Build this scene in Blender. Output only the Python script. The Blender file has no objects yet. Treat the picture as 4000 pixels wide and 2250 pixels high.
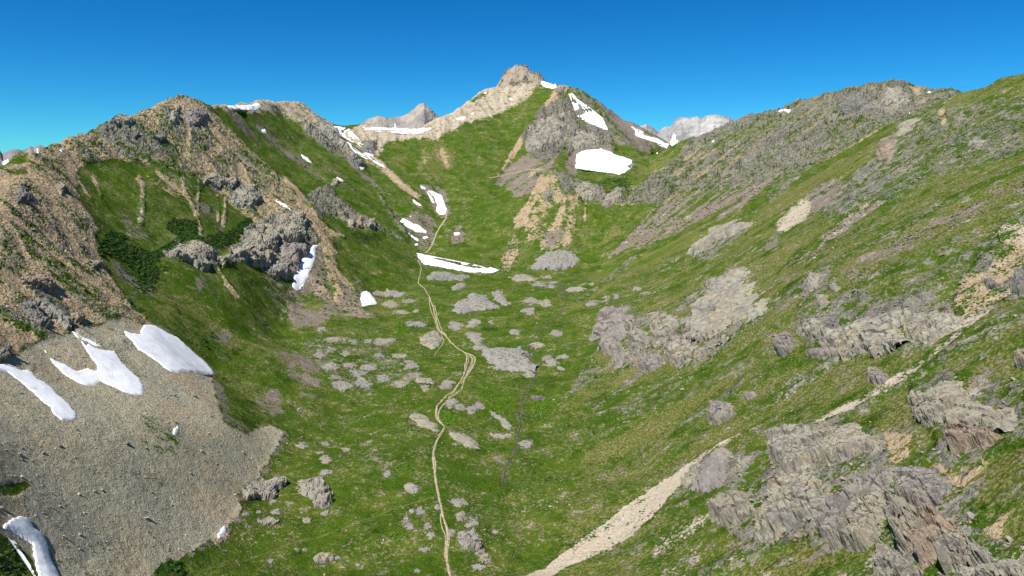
import bpy, bmesh, math, random, time
import numpy as np
from mathutils import Vector, Euler
from mathutils.geometry import delaunay_2d_cdt
T0 = time.time()
sc = bpy.context.scene
COL = sc.collection
R = math.radians

# ------------------------------------------------------------------ camera, sky, sun
FPX = 2856.0                      # focal length in photo pixels (4000 wide)
PITCH = 10.0
camd = bpy.data.cameras.new('camera')
cam = bpy.data.objects.new('camera', camd); COL.objects.link(cam)
camd.sensor_width = 36.0; camd.lens = 36.0 * FPX / 4000.0
camd.clip_start = 1.0; camd.clip_end = 60000.0
cam.location = (0, 0, 0); cam.rotation_euler = (R(90 - PITCH), 0, 0)
sc.camera = cam

SUN_EL, SUN_AZ = 58.0, -136.0       # azimuth clockwise from +Y (straight ahead)
world = bpy.data.worlds.new('World'); sc.world = world; world.use_nodes = True
wn = world.node_tree.nodes; wl = world.node_tree.links
for n in list(wn): wn.remove(n)
sky = wn.new('ShaderNodeTexSky'); sky.sky_type = 'NISHITA'; sky.sun_disc = False
sky.sun_elevation = R(SUN_EL); sky.sun_rotation = R(SUN_AZ)
sky.altitude = 3700; sky.air_density = 1.0; sky.dust_density = 0.0; sky.ozone_density = 3.0
hsv = wn.new('ShaderNodeHueSaturation'); hsv.inputs['Saturation'].default_value = 1.35
tint = wn.new('ShaderNodeMix'); tint.data_type = 'RGBA'; tint.blend_type = 'MULTIPLY'; tint.inputs[0].default_value = 1.0; tint.inputs[7].default_value = (.17, .64, .78, 1)
bg = wn.new('ShaderNodeBackground'); bg.inputs[1].default_value = 0.13
wo = wn.new('ShaderNodeOutputWorld')
wl.new(sky.outputs[0], hsv.inputs['Color']); wl.new(hsv.outputs[0], tint.inputs[6]); wl.new(tint.outputs[2], bg.inputs[0]); wl.new(bg.outputs[0], wo.inputs[0])

sund = bpy.data.lights.new('sun', 'SUN'); sund.energy = 4.9; sund.angle = R(0.53); sund.color = (1.0, 0.955, 0.88)
sun = bpy.data.objects.new('sun', sund); COL.objects.link(sun)
sdir = Vector((math.sin(R(SUN_AZ)) * math.cos(R(SUN_EL)), math.cos(R(SUN_AZ)) * math.cos(R(SUN_EL)), math.sin(R(SUN_EL))))
sun.rotation_euler = sdir.to_track_quat('Z', 'Y').to_euler(); sun.location = sdir * 3000
sc.view_settings.view_transform = 'Standard'; sc.view_settings.look = 'None'
sc.view_settings.gamma = 1.0; sc.view_settings.exposure = 0.22; sc.view_settings.use_curve_mapping = False

# ------------------------------------------------------------------ small maths
CA, SA = math.cos(R(PITCH)), math.sin(R(PITCH))
def pix_dir(px, py):
    xc = (np.asarray(px, float) - 2000.0) / FPX; yc = -(np.asarray(py, float) - 1125.0) / FPX
    return xc, CA + SA * yc, -SA + CA * yc
def pix_at(px, py, r):                 # point on the pixel's ray at horizontal range r
    x, y, z = pix_dir(px, py); s = r / np.hypot(x, y)
    return np.stack([x * s, y * s, z * s], -1)
def project(x, y, z):
    f = CA * y - SA * z; u = SA * y + CA * z
    f = np.maximum(f, 1e-3)
    return 2000.0 + FPX * x / f, 1125.0 - FPX * u / f

def _hash(ix, iy, seed):
    h = (ix.astype(np.int64) * 374761393 + iy.astype(np.int64) * 668265263 + seed * 1274126177) & 0xFFFFFFFF
    h = ((h ^ (h >> 13)) * 1274126177) & 0xFFFFFFFF
    h = ((h ^ (h >> 16)) * 2246822519) & 0xFFFFFFFF
    return h ^ (h >> 15)
def rnd2(ix, iy, seed): return _hash(ix, iy, seed).astype(np.float64) / 4294967296.0
_GA = np.linspace(0, 2 * np.pi, 64, endpoint=False); _GX, _GY = np.cos(_GA), np.sin(_GA)
def pnoise(x, y, seed=0):              # gradient noise, about -0.7 .. 0.7
    x = np.asarray(x, float); y = np.asarray(y, float)
    ix = np.floor(x).astype(np.int64); iy = np.floor(y).astype(np.int64); fx = x - ix; fy = y - iy
    def g(dx, dy):
        k = _hash(ix + dx, iy + dy, seed) & 63
        return _GX[k] * (fx - dx) + _GY[k] * (fy - dy)
    u = fx * fx * fx * (fx * (fx * 6 - 15) + 10); v = fy * fy * fy * (fy * (fy * 6 - 15) + 10)
    a = g(0, 0); a = a + u * (g(1, 0) - a); b = g(0, 1); b = b + u * (g(1, 1) - b)
    return a + v * (b - a)
def fbm(x, y, sc_, octs=4, seed=0, gain=0.5, ridged=False):
    s = 0.0; a = 1.0; n = 0.0; f = 1.0 / sc_
    for o in range(octs):
        v = pnoise(x * f + 17.3 * o, y * f - 9.1 * o, seed + o * 7)
        if ridged: v = 0.5 - np.abs(v) * 1.6
        s = s + a * v; n += a; a *= gain; f *= 2.03
    return s / n * 1.4
def worley(x, y, cell, seed=0, jitter=0.9, tilt=1.1):
    """blocky relief: per-cell random height + tilt, and crack distance F2-F1"""
    x = np.asarray(x, float) / cell; y = np.asarray(y, float) / cell
    ix = np.floor(x).astype(np.int64); iy = np.floor(y).astype(np.int64)
    d1 = np.full(x.shape, 9.0); d2 = np.full(x.shape, 9.0); h = np.zeros(x.shape)
    for dx in (-1, 0, 1):
        for dy in (-1, 0, 1):
            cx, cy = ix + dx, iy + dy
            k = _hash(cx, cy, seed)
            r1 = (k & 1023) / 1023.0; r2 = ((k >> 10) & 1023) / 1023.0; r3 = ((k >> 20) & 1023) / 1023.0
            px = cx + 0.5 + (r1 - 0.5) * jitter; py = cy + 0.5 + (r2 - 0.5) * jitter
            ex = x - px; ey = y - py; d = ex * ex + ey * ey
            r4 = rnd2(cx, cy, seed + 5)
            hh = (r3 - 0.5) + ex * (r4 - 0.5) * tilt + ey * (r1 - 0.5) * tilt
            near = d < d1
            d2 = np.where(near, d1, np.minimum(d2, d)); h = np.where(near, hh, h); d1 = np.where(near, d, d1)
    return h, np.sqrt(d2) - np.sqrt(d1)
def sstep(a, b, x):
    t = np.clip((x - a) / (b - a), 0, 1); return t * t * (3 - 2 * t)

# ------------------------------------------------------------------ terrain: surveyed break lines -> TIN -> grid
LN = []        # (points, back) : points (px, py, range); back=(dr, dz) adds a hidden foot behind a crest
def L(*p, back=None): LN.append((list(p), back))
# skylines / crests
L((-900, 700, 420), (-400, 690, 460), (0, 650, 500), (117, 607, 545), (194, 576, 590), (253, 554, 620), (350, 518, 660), (412, 486, 690), (447, 465, 700),
  (505, 461, 715), (563, 436, 740), (622, 407, 765), (668, 383, 785), (695, 376, 795), (719, 378, 800), (777, 389, 815), back=(90, -55))
L((816, 401, 860), (855, 409, 890), (932, 411, 940), (1000, 398, 990), (1023, 392, 1010), (1097, 399, 1060), (1159, 400, 1090), (1194, 418, 1105), (1233, 449, 1112),
  (1272, 472, 1120), (1303, 487, 1128), (1350, 492, 1140), (1400, 488, 1150), (1544, 499, 1165), (1637, 499, 1180), (1676, 476, 1200), (1715, 460, 1215), (1761, 443, 1245),
  (1816, 406, 1290), (1855, 379, 1320), (1890, 357, 1350), (1921, 351, 1370), (1940, 336, 1385), (1956, 311, 1395), (1975, 283, 1400), (2000, 268, 1405), (2027, 261, 1410),
  (2050, 260, 1412), (2070, 280, 1410), (2105, 289, 1405), (2117, 311, 1395), (2128, 315, 1390), (2183, 332, 1350), (2206, 330, 1335), (2249, 344, 1335), (2311, 384, 1330),
  (2373, 425, 1328), (2427, 460, 1325), (2486, 489, 1320), (2544, 522, 1310), (2602, 552, 1300), (2660, 590, 1290), back=(130, -75))
L((2615, 600, 1075), (2660, 553, 1085), (2796, 515, 1095), (2835, 495, 1100), (2878, 480, 1105), (2932, 460, 1110), (3000, 441, 1112), (3089, 412, 1105), (3175, 386, 1098),
  (3253, 369, 1090), (3299, 353, 1085), (3389, 334, 1075), (3466, 324, 1068), (3517, 322, 1065), (3563, 334, 1065), (3641, 350, 1065), (3727, 357, 1070), (3800, 380, 1080), (4100, 420, 1080), back=(120, -70))
L((5300, 60, 520), (4500, 170, 565), (4000, 287, 600), (3952, 305, 612), (3913, 315, 620), (3855, 338, 632), (3796, 355, 642), (3754, 369, 650), back=(60, -14))
L((3700, 400, 658), (3500, 500, 665), (3250, 640, 668), (3000, 785, 672), back=(45, -9))
L((2850, 870, 676), (2700, 955, 690), (2550, 1020, 705), (2400, 1062, 720))
# grey ridge face and talus
L((2560, 680, 1010), (2700, 640, 1000), (2900, 560, 1005), (3100, 500, 1010), (3300, 440, 1010), (3500, 400, 1010))
L((2450, 735, 960), (2700, 715, 935), (2900, 660, 930), (3100, 590, 935), (3300, 520, 940), (3500, 455, 950), (3700, 400, 980))
L((2120, 970, 810), (2300, 960, 815), (2450, 900, 830), (2600, 850, 835), (2750, 800, 835), (2900, 740, 835), (3100, 650, 835), (3300, 560, 830), (3480, 480, 820))
L((2300, 1050, 748), (2420, 1010, 755), (2600, 940, 755), (2800, 850, 750), (2980, 760, 750))
# cirque bench right of the peak
L((2100, 675, 975), (2150, 663, 972), (2260, 695, 955), (2350, 712, 950), (2440, 715, 955), (2520, 690, 975), (2620, 620, 1050))
L((2160, 640, 1010), (2220, 660, 995), (2300, 690, 985), (2420, 690, 985))
L((2180, 600, 1075), (2250, 590, 1105), (2350, 580, 1125), (2450, 590, 1125), (2520, 610, 1100))
L((2100, 780, 905), (2200, 800, 890), (2320, 800, 890), (2420, 790, 900))
L((2206, 332, 1333), (2120, 430, 1270), (2060, 520, 1180), (2000, 620, 1095), (1960, 700, 1025), (1950, 760, 975))
L((2140, 470, 1240), (2200, 540, 1180), (2300, 540, 1175), (2400, 570, 1165), (2500, 590, 1180))
L((2280, 420, 1290), (2360, 480, 1270), (2440, 530, 1250))
# headwall
L((2030, 300, 1385), (2010, 350, 1350), (1990, 420, 1290), (1980, 520, 1190), (1960, 620, 1090), (1930, 720, 1000), (1900, 800, 940), (1880, 880, 880))
L((1830, 450, 1235), (1800, 520, 1165), (1760, 620, 1075), (1720, 700, 1010), (1700, 780, 955), (1710, 850, 905), (1680, 940, 845), (1660, 990, 800))
L((1500, 560, 1110), (1520, 640, 1030), (1580, 720, 970), (1620, 790, 925), (1630, 880, 870), (1620, 960, 825))
# floor of the upper basin and its lip
L((1640, 1005, 790), (1750, 1030, 772), (1850, 1050, 765), (1950, 1062, 760), (2050, 1065, 752), (2150, 1075, 740))
L((1650, 1055, 742), (1800, 1085, 722), (1950, 1095, 720), (2080, 1092, 718))
L((1800, 900, 868), (1900, 960, 830), (2020, 960, 822))
# valley floor, along the trail and the stream
L((1645, 1080, 705), (1665, 1140, 640), (1700, 1220, 570), (1740, 1300, 515), (1800, 1360, 478), (1850, 1390, 458), (1820, 1450, 425), (1770, 1540, 385), (1710, 1610, 356), (1720, 1690, 330),
  (1690, 1790, 300), (1710, 1900, 273), (1730, 2030, 246), (1755, 2250, 213))
L((2190, 1119, 640), (2205, 1190, 570), (2170, 1240, 530), (2110, 1290, 500), (2070, 1340, 475), (2065, 1370, 462), (2095, 1450, 424), (2060, 1530, 388), (2040, 1590, 367), (2030, 1690, 335),
  (1985, 1800, 303), (1970, 1880, 284), (2010, 2030, 252), (2030, 2120, 236), (2010, 2250, 216))
L((1480, 1150, 640), (1450, 1250, 545), (1400, 1350, 485), (1350, 1450, 432), (1300, 1600, 372), (1280, 1750, 322), (1250, 1900, 281), (1200, 2050, 252), (1150, 2250, 220))
L((1120, 1640, 352), (1090, 1740, 320), (1000, 1870, 286), (940, 2010, 255), (800, 2150, 226), (640, 2250, 206))
# left slope
L((-900, 2250, 130), (0, 2250, 172), (300, 2250, 188))
L((-900, 1700, 170), (0, 1700, 228), (350, 1700, 250), (650, 1700, 272), (900, 1680, 305))
L((-900, 1400, 215), (0, 1430, 278), (200, 1440, 296), (450, 1430, 318), (700, 1430, 352), (850, 1480, 378))
L((0, 2000, 195), (350, 2000, 217), (700, 2000, 240))
L((-900, 1100, 280), (0, 1230, 322), (200, 1230, 345), (400, 1260, 362), (560, 1260, 388), (700, 1240, 420), (900, 1300, 445), (1050, 1320, 478))
L((-900, 900, 340), (0, 950, 388), (200, 980, 410), (350, 1020, 430), (450, 1080, 435), (600, 1100, 460), (800, 1130, 480), (950, 1180, 500), (1080, 1250, 520))
L((0, 740, 440), (150, 760, 468), (300, 780, 500), (420, 880, 505), (600, 900, 540), (780, 920, 560), (880, 980, 555), (960, 1030, 560), (1060, 1090, 575), (1150, 1150, 585))
L((250, 620, 580), (450, 650, 610), (600, 700, 620), (760, 740, 640), (900, 820, 650), (1000, 880, 645), (1060, 850, 665), (1130, 825, 685), (1190, 850, 685), (1240, 945, 665), (1180, 1060, 610), (1120, 1090, 590))
L((695, 378, 795), (700, 440, 760), (680, 540, 705), (640, 620, 660))
L((777, 391, 815), (850, 455, 815), (930, 535, 805), (1010, 610, 795), (1090, 675, 785), (1170, 735, 765), (1250, 830, 735), back=(42, -3))
L((1270, 865, 722), (1290, 900, 710), (1330, 990, 675), (1400, 1090, 645), (1450, 1180, 600))
L((830, 560, 745), (950, 680, 720), (1080, 760, 715))
# slope between the rib and the pass
L((960, 470, 920), (1060, 560, 915), (1180, 660, 895), (1280, 720, 880), (1380, 800, 855), (1480, 890, 820), (1560, 970, 790))
L((1100, 470, 1015), (1230, 560, 1000), (1350, 650, 965), (1450, 740, 930), (1540, 830, 890), (1600, 910, 850))
L((1310, 520, 1100), (1400, 600, 1040), (1480, 670, 1000))
# right slope (about 31 degrees), foot to skyline
L((5200, 700, 300), (4000, 700, 385), (3600, 790, 420), (3300, 890, 440), (3000, 1010, 460), (2800, 1090, 480), (2600, 1140, 520), (2450, 1160, 560), (2330, 1170, 580))
L((3700, 550, 520), (4100, 470, 490))
L((3500, 680, 500), (3250, 800, 520), (3000, 900, 545), (2800, 990, 570), (2600, 1070, 620))
L((5200, 1200, 205), (4000, 1200, 262), (3600, 1270, 285), (3300, 1330, 300), (3000, 1400, 320), (2850, 1430, 340), (2600, 1450, 375), (2400, 1460, 400), (2250, 1460, 415))
L((3500, 1000, 350), (3200, 1100, 365), (2950, 1200, 385), (2800, 1260, 410))
L((2350, 1260, 500), (2400, 1210, 512), (2500, 1190, 500), (2650, 1200, 455))
L((5200, 1700, 148), (4000, 1700, 192), (3600, 1730, 205), (3200, 1770, 224), (2900, 1820, 240), (2600, 1850, 262), (2400, 1830, 285), (2200, 1800, 303))
L((5200, 2250, 112), (4000, 2250, 145), (3600, 2250, 155), (3200, 2250, 168), (2900, 2250, 180), (2600, 2250, 194), (2300, 2250, 208))
L((2250, 1620, 352), (2600, 1620, 318), (3000, 1600, 278), (3400, 1540, 250))

pts, edges = [], []
for poly, back in LN:
    base = len(pts)
    P = [pix_at(*p) for p in poly]
    pts += [tuple(p) for p in P]
    edges += [(base + i, base + i + 1) for i in range(len(P) - 1)]
    if back:
        b2 = len(pts)
        for p in P:
            r = math.hypot(p[0], p[1]); s = (r + back[0]) / r
            pts.append((p[0] * s, p[1] * s, p[2] + back[1]))
        for i in range(0, len(P) - 1): edges.append((b2 + i, b2 + i + 1))
for p in [(0, 60, -136), (0, -250, -142), (-120, 40, -104), (-260, 60, -38), (-420, 100, 5), (-260, -200, -60), (-500, -250, 0), (110, 40, -72), (240, 60, 0), (420, 120, 70),
          (240, -200, -10), (500, -250, 90), (-700, 300, -40), (-900, 900, -120), (-700, 1500, -60), (-500, 1900, -80), (0, 1900, -60), (500, 1900, -70), (1000, 1700, -90),
          (1100, 1000, -20), (900, 500, 20), (-1000, 1900, -160), (1200, 1950, -160), (-1000, -300, -120), (1200, -300, -120)]:
    pts.append(p)
nin = len(pts)
vin = [Vector((p[0], p[1])) for p in pts]
vo, eo, fo, ov, oe, of = delaunay_2d_cdt(vin, edges, [], 0, 0.5, True)
Z = np.array([p[2] for p in pts])
zz = np.full(len(vo), np.nan)
for i, o in enumerate(ov):
    o = [k for k in o if k < nin]
    if o: zz[i] = float(np.mean(Z[o]))
nbr = {}
for a, b in eo: nbr.setdefault(a, []).append(b); nbr.setdefault(b, []).append(a)
for _ in range(4):
    for i in np.where(np.isnan(zz))[0]:
        v = [zz[k] for k in nbr.get(i, []) if not np.isnan(zz[k])]
        if v: zz[i] = float(np.mean(v))
zz = np.nan_to_num(zz, nan=-120.0)
V2 = np.array([(v.x, v.y) for v in vo])
GX0, GX1, GY0, GY1, GS = -1000.0, 1200.0, -300.0, 1950.0, 3.0
NXg, NYg = int((GX1 - GX0) / GS) + 1, int((GY1 - GY0) / GS) + 1
def raster(zv):
    G = np.full((NYg, NXg), np.nan)
    for f in fo:
        for k in range(1, len(f) - 1):
            t = (f[0], f[k], f[k + 1]); a, b, c = V2[t[0]], V2[t[1]], V2[t[2]]
            i0 = max(int((min(a[0], b[0], c[0]) - GX0) / GS), 0); i1 = min(int((max(a[0], b[0], c[0]) - GX0) / GS) + 2, NXg)
            j0 = max(int((min(a[1], b[1], c[1]) - GY0) / GS), 0); j1 = min(int((max(a[1], b[1], c[1]) - GY0) / GS) + 2, NYg)
            if i1 <= i0 or j1 <= j0: continue
            X, Y = np.meshgrid(GX0 + np.arange(i0, i1) * GS, GY0 + np.arange(j0, j1) * GS)
            D = (b[0] - a[0]) * (c[1] - a[1]) - (c[0] - a[0]) * (b[1] - a[1])
            if abs(D) < 1e-9: continue
            w1 = ((X - a[0]) * (c[1] - a[1]) - (c[0] - a[0]) * (Y - a[1])) / D
            w2 = ((b[0] - a[0]) * (Y - a[1]) - (X - a[0]) * (b[1] - a[1])) / D
            m = (w1 >= -1e-6) & (w2 >= -1e-6) & (w1 + w2 <= 1 + 1e-6)
            if m.any():
                g = G[j0:j1, i0:i1]; val = zv[t[0]] * (1 - w1 - w2) + zv[t[1]] * w1 + zv[t[2]] * w2
                g[m] = val[m]
    return np.nan_to_num(G, nan=-150.0)
def blur(G, n):
    for _ in range(n):
        P = np.pad(G, 1, mode='edge'); G = (P[:-2, 1:-1] + 2 * P[1:-1, 1:-1] + P[2:, 1:-1]) / 4
        P = np.pad(G, 1, mode='edge'); G = (P[1:-1, :-2] + 2 * P[1:-1, 1:-1] + P[1:-1, 2:]) / 4
    return G
def bil(G, x, y):
    u = np.clip((np.asarray(x, float) - GX0) / GS, 0, NXg - 1.001); v = np.clip((np.asarray(y, float) - GY0) / GS, 0, NYg - 1.001)
    i = u.astype(int); j = v.astype(int); fu = u - i; fv = v - j
    return (G[j, i] * (1 - fu) + G[j, i + 1] * fu) * (1 - fv) + (G[j + 1, i] * (1 - fu) + G[j + 1, i + 1] * fu) * fv
G0 = blur(raster(zz), 9)
G0 = G0 + blur(raster(zz - bil(G0, V2[:, 0], V2[:, 1])), 5)
G0 = G0 + blur(raster(zz - bil(G0, V2[:, 0], V2[:, 1])), 3)
# gentle natural undulation of the ground
gX, gY = np.meshgrid(GX0 + np.arange(NXg) * GS, GY0 + np.arange(NYg) * GS)
gR = np.hypot(gX, gY)
G0 = G0 + fbm(gX, gY, 60, 4, 3) * np.clip(gR / 400, 0.4, 2.0) * 2.0
def H0(x, y): return bil(G0, x, y)

def hit(px, py, Hf=None, rmin=60.0, rmax=1650.0, n=1800):
    """first point where the pixel's ray meets the ground"""
    Hf = Hf or H0
    px = np.atleast_1d(np.asarray(px, float)); py = np.atleast_1d(np.asarray(py, float))
    x, y, z = pix_dir(px, py); s = 1 / np.hypot(x, y); x, y, z = x * s, y * s, z * s
    rr = np.exp(np.linspace(math.log(rmin), math.log(rmax), n))
    out = np.zeros((len(px), 3))
    for c in range(0, len(px), 400):
        X = x[c:c + 400, None] * rr; Y = y[c:c + 400, None] * rr; Zr = z[c:c + 400, None] * rr
        below = Zr <= Hf(X, Y)
        k = np.argmax(below, 1); none = ~below.any(1); k[none] = n - 1; k = np.maximum(k, 1)
        i = np.arange(len(k)); d0 = (Zr - Hf(X, Y))
        a = d0[i, k - 1]; b = d0[i, k]; t = np.clip(a / np.maximum(a - b, 1e-6), 0, 1)
        r = rr[k - 1] * (1 - t) + rr[k] * t
        out[c:c + 400, 0] = x[c:c + 400] * r; out[c:c + 400, 1] = y[c:c + 400] * r
        out[c:c + 400, 2] = Hf(out[c:c + 400, 0], out[c:c + 400, 1])
    return out
# runnels: noise smeared along the fall line of the ground (so streaks run downhill everywhere)
LS = 2.0; LX0, LY0, LNX, LNY = -900.0, 60.0, 950, 790
lX, lY = np.meshgrid(LX0 + np.arange(LNX) * LS, LY0 + np.arange(LNY) * LS)
lH = blur(H0(lX, lY), 4); lgy, lgx = np.gradient(lH, LS); lsl = np.hypot(lgx, lgy); lux, luy = lgx / (lsl + 1e-6), lgy / (lsl + 1e-6)
def smear(src, steps, dist):
    acc = src.copy(); 
    for sg in (-1, 1):
        x = np.tile(np.arange(LNX, dtype=np.float32), (LNY, 1)); y = np.tile(np.arange(LNY, dtype=np.float32)[:, None], (1, LNX))
        for _ in range(steps):
            i = np.clip(x.astype(np.int32), 0, LNX - 1); j = np.clip(y.astype(np.int32), 0, LNY - 1)
            x = x + sg * lux[j, i] * dist; y = y + sg * luy[j, i] * dist
            i = np.clip((x + .5).astype(np.int32), 0, LNX - 1); j = np.clip((y + .5).astype(np.int32), 0, LNY - 1); acc = acc + src[j, i]
    acc -= acc.mean(); return acc / acc.std()
_rs = np.random.RandomState(12)
STREAK1 = smear(blur(_rs.normal(size=(LNY, LNX)), 1), 11, 1.3); STREAK2 = smear(blur(_rs.normal(size=(LNY, LNX)), 6), 16, 1.6)
def lsample(A, x, y):
    u = np.clip((x - LX0) / LS, 0, LNX - 1.001); v = np.clip((y - LY0) / LS, 0, LNY - 1.001); i = u.astype(int); j = v.astype(int); fu = u - i; fv = v - j
    return (A[j, i] * (1 - fu) + A[j, i + 1] * fu) * (1 - fv) + (A[j + 1, i] * (1 - fu) + A[j + 1, i + 1] * fu) * fv
print('grid', time.time() - T0)
# ------------------------------------------------------------------ ground cover map (what grows or lies where), surveyed in photo pixels, stored per vertex
LAY = ['rock', 'tan', 'scree', 'pale', 'shrub', 'brown', 'lush', 'dry']
MX0, MY0, MS = -700.0, 150.0, 4.0
MW, MH = 1350, 560
MASK = np.zeros((len(LAY), MH, MW), np.float32)
REG = np.zeros((MH, MW), np.int8)
def fill(poly):
    P = np.array(poly, float); P = (P - (MX0, MY0)) / MS
    j0, j1 = max(int(P[:, 1].min()) - 1, 0), min(int(P[:, 1].max()) + 2, MH); i0, i1 = max(int(P[:, 0].min()) - 1, 0), min(int(P[:, 0].max()) + 2, MW)
    if j1 <= j0 or i1 <= i0: return None
    X, Y = np.meshgrid(np.arange(i0, i1) + 0.01, np.arange(j0, j1) + 0.01)
    ins = np.zeros(X.shape, bool)
    for k in range(len(P)):
        (xa, ya), (xb, yb) = P[k], P[(k + 1) % len(P)]
        if ya == yb: continue
        c = ((ya > Y) != (yb > Y)) & (X < (xb - xa) * (Y - ya) / (yb - ya) + xa)
        ins ^= c
    return i0, i1, j0, j1, ins
def blur_f(A, n):
    for _ in range(n):
        P = np.pad(A, 1, mode='edge'); A = (P[:-2, 1:-1] + 2 * P[1:-1, 1:-1] + P[2:, 1:-1]) / 4
        P = np.pad(A, 1, mode='edge'); A = (P[1:-1, :-2] + 2 * P[1:-1, 1:-1] + P[1:-1, 2:]) / 4
    return A
def P(poly, soft=4, op=1.0, add=False, **lay):
    f = fill(poly)
    if f is None: return
    i0, i1, j0, j1, ins = f
    pad = soft + 2
    a0, a1, b0, b1 = max(i0 - pad, 0), min(i1 + pad, MW), max(j0 - pad, 0), min(j1 + pad, MH)
    M = np.zeros((b1 - b0, a1 - a0), np.float32); M[j0 - b0:j1 - b0, i0 - a0:i1 - a0] = ins
    M = blur_f(M, soft) * op
    for k, n in enumerate(LAY):
        v = lay.get(n, 0.0); A = MASK[k, b0:b1, a0:a1]
        if add:
            if n in lay: A[:] = np.maximum(A, v * M)
        else: A[:] = A * (1 - M) + v * M
def thick(line, w):
    Q = np.array(line, float); w = np.broadcast_to(np.asarray(w, float), (len(Q),))
    d = np.gradient(Q, axis=0); d /= np.maximum(np.linalg.norm(d, axis=1), 1e-6)[:, None]; n = np.stack([-d[:, 1], d[:, 0]], 1)
    return [tuple(q) for q in np.concatenate([Q + n * w[:, None] / 2, (Q - n * w[:, None] / 2)[::-1]])]
def S(line, w, soft=1, add=True, **lay): P(thick(line, w), soft, 1.0, add, **lay)
def RG(poly, k):
    f = fill(poly)
    if f: REG[f[2]:f[3], f[0]:f[1]][f[4]] = k
rng = random.Random(5)

# left mountain: weathered tan face with grey rock
P([(-700, 560), (0, 600), (120, 580), (250, 530), (350, 490), (412, 460), (474, 430), (563, 410), (695, 350), (777, 388), (850, 455), (930, 540), (1010, 615), (1090, 680), (1170, 740), (1240, 820),
   (1290, 900), (1320, 990), (1270, 1010), (1240, 965), (1160, 930), (1000, 905), (960, 850), (850, 760), (760, 700), (600, 640), (440, 620), (300, 650), (310, 760), (380, 900), (385, 1000), (470, 1130), (540, 1220),
   (620, 1290), (480, 1330), (330, 1400), (180, 1420), (0, 1500), (-700, 1600)], 4, rock=.24, tan=.66, brown=.35)
for q in ([(420, 480), (560, 470), (640, 560), (560, 640), (430, 600), (330, 560)], [(640, 420), (720, 390), (800, 440), (830, 560), (760, 640), (660, 600), (600, 520)],
          [(30, 720), (110, 700), (150, 760), (210, 800), (240, 900), (150, 900), (60, 850), (10, 800)], [(0, 920), (80, 930), (110, 1000), (80, 1060), (0, 1050)],
          [(80, 1090), (160, 1060), (230, 1120), (330, 1230), (260, 1250), (170, 1190)], [(0, 1150), (100, 1160), (160, 1230), (190, 1290), (100, 1280), (0, 1230)], [(0, 1330), (50, 1370), (30, 1420), (0, 1410)],
          [(200, 880), (340, 870), (350, 960), (300, 1050), (230, 990)], [(880, 560), (970, 640), (1060, 730), (1010, 800), (900, 740), (830, 640)], [(90, 1190), (150, 1290), (190, 1340), (130, 1320)]):
    P(q, 6, .8, rock=.58, tan=.42)
P([(110, 1180), (180, 1190), (270, 1270), (290, 1300), (230, 1280), (150, 1230)], 2, .8, rock=.5, pale=.35, tan=.2)
for ln, w in (([(0, 860), (60, 930), (110, 1020), (200, 1100), (290, 1190), (360, 1290)], 26), ([(250, 590), (290, 690), (340, 800), (390, 900)], 46), ([(0, 1060), (80, 1120), (180, 1230), (270, 1330)], 26),
              ([(0, 1290), (100, 1370), (160, 1430)], 34), ([(150, 700), (210, 800), (280, 950), (360, 1080), (450, 1180)], 30), ([(0, 720), (70, 690), (140, 680)], 26),
              ([(720, 400), (735, 520), (720, 620)], 22), ([(930, 640), (960, 720), (930, 800)], 30), ([(1100, 700), (1190, 800), (1250, 920), (1290, 1010)], 40), ([(800, 640), (870, 740)], 24)):
    S(ln, w, 2, tan=.95, add=False)
P([(0, 640), (120, 600), (90, 640), (0, 660)], 2, .9, dry=.3); P([(20, 660), (110, 655), (110, 680), (50, 690)], 2, .9, dry=.1)
# green bowl with streaks
P([(300, 665), (420, 640), (560, 700), (650, 690), (720, 760), (790, 750), (880, 760), (950, 840), (1000, 880), (900, 1000), (820, 1080), (930, 1160), (1040, 1250), (1120, 1350), (1130, 1600), (900, 1650), (850, 1560), (830, 1450),
   (700, 1340), (620, 1270), (540, 1210), (470, 1120), (390, 980), (390, 900), (310, 770)], 3, dry=.16)
P([(560, 690), (650, 650), (760, 660), (800, 740), (720, 770), (620, 760)], 4, .6, rock=.3, tan=.5)
for ln, w in (([(712, 690), (722, 750), (752, 800), (778, 870), (786, 920), (782, 935), (805, 965), (830, 1010), (870, 1080), (930, 1165)], 15), ([(780, 690), (776, 760), (772, 840)], 9), ([(880, 770), (878, 840), (872, 880)], 12),
              ([(305, 690), (330, 740), (365, 795)], 8), ([(360, 690), (385, 740), (400, 770)], 8), ([(850, 760), (855, 860)], 6), ([(540, 690), (560, 720), (555, 780)], 18), ([(820, 930), (960, 1000)], 6)):
    S(ln, w, 1, tan=.9, pale=.25)
P([(460, 850), (560, 850), (560, 900), (480, 900)], 5, .7, brown=.5, pale=.25); P([(490, 905), (570, 895), (580, 930), (500, 935)], 3, .7, brown=.7, pale=.3)
P([(770, 1060), (810, 1080), (790, 1140), (760, 1150)], 3, .8, brown=.7)
P([(545, 780), (570, 790), (565, 880), (540, 880)], 2, .6, pale=.6, rock=.3)
P([(380, 945), (430, 900), (480, 915), (500, 960), (600, 985), (640, 960), (700, 930), (640, 890), (680, 855), (770, 860), (780, 930), (900, 900), (960, 850), (990, 860), (940, 930), (900, 960), (830, 975), (760, 965), (650, 985), (600, 1030),
   (620, 1060), (600, 1140), (550, 1140), (520, 1060), (480, 1010), (390, 1000)], 2, shrub=1)
P([(430, 1020), (480, 1030), (560, 1130), (540, 1140), (470, 1080)], 2, .7, shrub=.5, brown=.4)
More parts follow.
